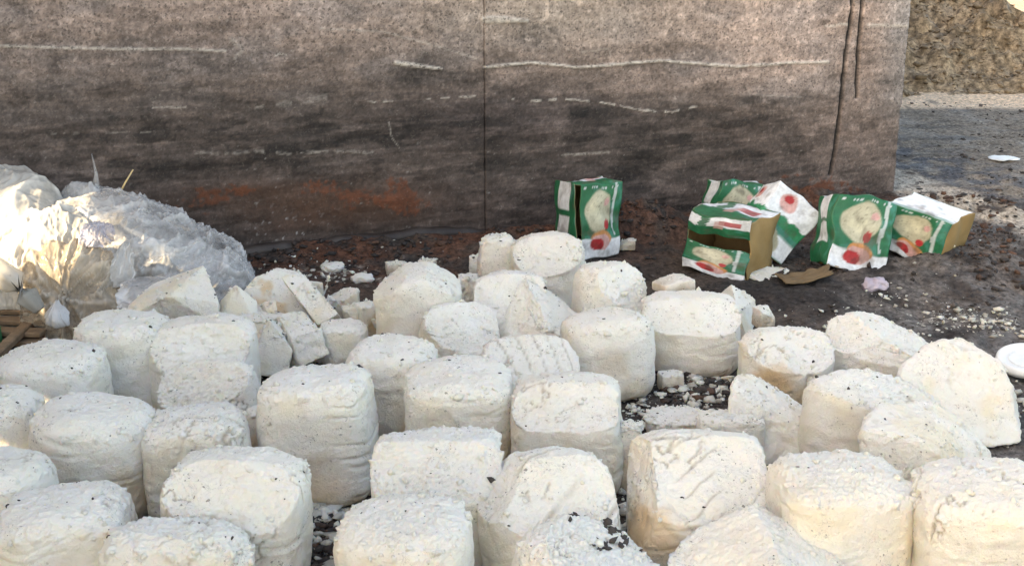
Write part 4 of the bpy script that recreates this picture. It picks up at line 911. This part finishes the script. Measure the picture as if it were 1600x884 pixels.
def scrap(name, label, cat, u, v, size, mat, seed, zsq=.5, rot=0, N=14, z=0):
    _v, _f = cube_grid(N); v3 = _v / np.linalg.norm(_v, axis=1)[:, None] ** .7
    v3 = v3 * np.array((size, size * .8, size * zsq)) / 2; o3 = np.array((seed * 4.3, seed, seed * 2.))
    v3 = v3 * (1 + .5 * (ridged(v3 * (2.2 / size) + o3, 3) - .5))[:, None]; v3 = rotz(v3, R(rot)); v3[:, 2] -= v3[:, 2].min()
    return tag(link(name, mesh_of(name, v3, _f), mat, None, at_z(u, v, z)), label, cat)
scrap('crumpled_wrapper', 'pale pink and white crumpled wrapper on the mud below the tilting carton', 'wrapper', 1366, 458, .075, mat_plastic('pink_wrapper', (.66, .58, .68), .2, 1., .3), 3, .6)
scrap('plastic_scrap', 'long white plastic scrap lying on the wet grey ground beyond the wall', 'scrap', 1567, 250, .12, M_WHITE, 5, .12, 8)
scrap('plastic_scrap', 'tiny white scrap on the mud right of the lying carton', 'scrap', 1523, 430, .04, M_WHITE, 8, .7)
scrap('plastic_scrap', 'small pale flat scrap on dark mud above the tiny white one', 'scrap', 1562, 378, .045, M_WHITE, 9, .3, 20)
def flap_sheet(name, label, u, v, w, d, rz, seed):
    e = link(name, None if False else bpy.data.meshes.new('x'), None); bpy.data.objects.remove(e)
    n = 20; a, b = np.meshgrid(np.linspace(-.5, .5, n), np.linspace(-.5, .5, n)); a, b = a.ravel(), b.ravel()
    j = fbm(np.stack([a * 5, b * 5, 0 * a + seed], 1), 3)
    P = np.stack([a * w * (1 + .2 * j), b * d * (1 + .4 * j), .012 + .05 * (a + .3) ** 2 + .012 * j], 1)
    o = link(name, mesh_of(name, P, grid_faces(n, n)), M_INSIDE, None, at_z(u, v, .01), (0, 0, R(rz))); md = o.modifiers.new('t', 'SOLIDIFY'); md.thickness = .004
    return tag(o, label, 'cardboard')
flap_sheet('cardboard_flap', 'torn brown cardboard flap on the mud in front of the white tipped carton', 1258, 440, .16, .09, 6, 2)
s1 = at_z(1456, 416, .02); s2 = at_z(1486, 402, .03)
tag(link('straw_stalk', tube_mesh('straw_stalk', [s1, (s1 + s2) / 2 + Vector((0, 0, .004)), s2, at_z(1482, 396, .05)], [.004, .0045, .004, .002], 7), M_STRAW), 'yellow straw stalk lying in front of the lying carton', 'stalk')
for (u, v, k, lab) in ((520, 424, .075, 'flat white cheese chip beside a puddle under the wall'), (566, 441, .07, 'thin white cheese chip left of the broad pale block'), (455, 408, .08, 'pale flat scrap of cheese under the wall above the slanted slab')):
    o = scrap('cheese_piece', lab, 'cheese piece', u, v, k, M_CHEESE, u % 7, .35, 5); o['group'] = 'broken pieces of white cheese'
    me = o.data; at = me.color_attributes.new('paint', 'FLOAT_COLOR', 'POINT'); at.data.foreach_set('color', np.ones(len(me.vertices) * 4, np.float32))
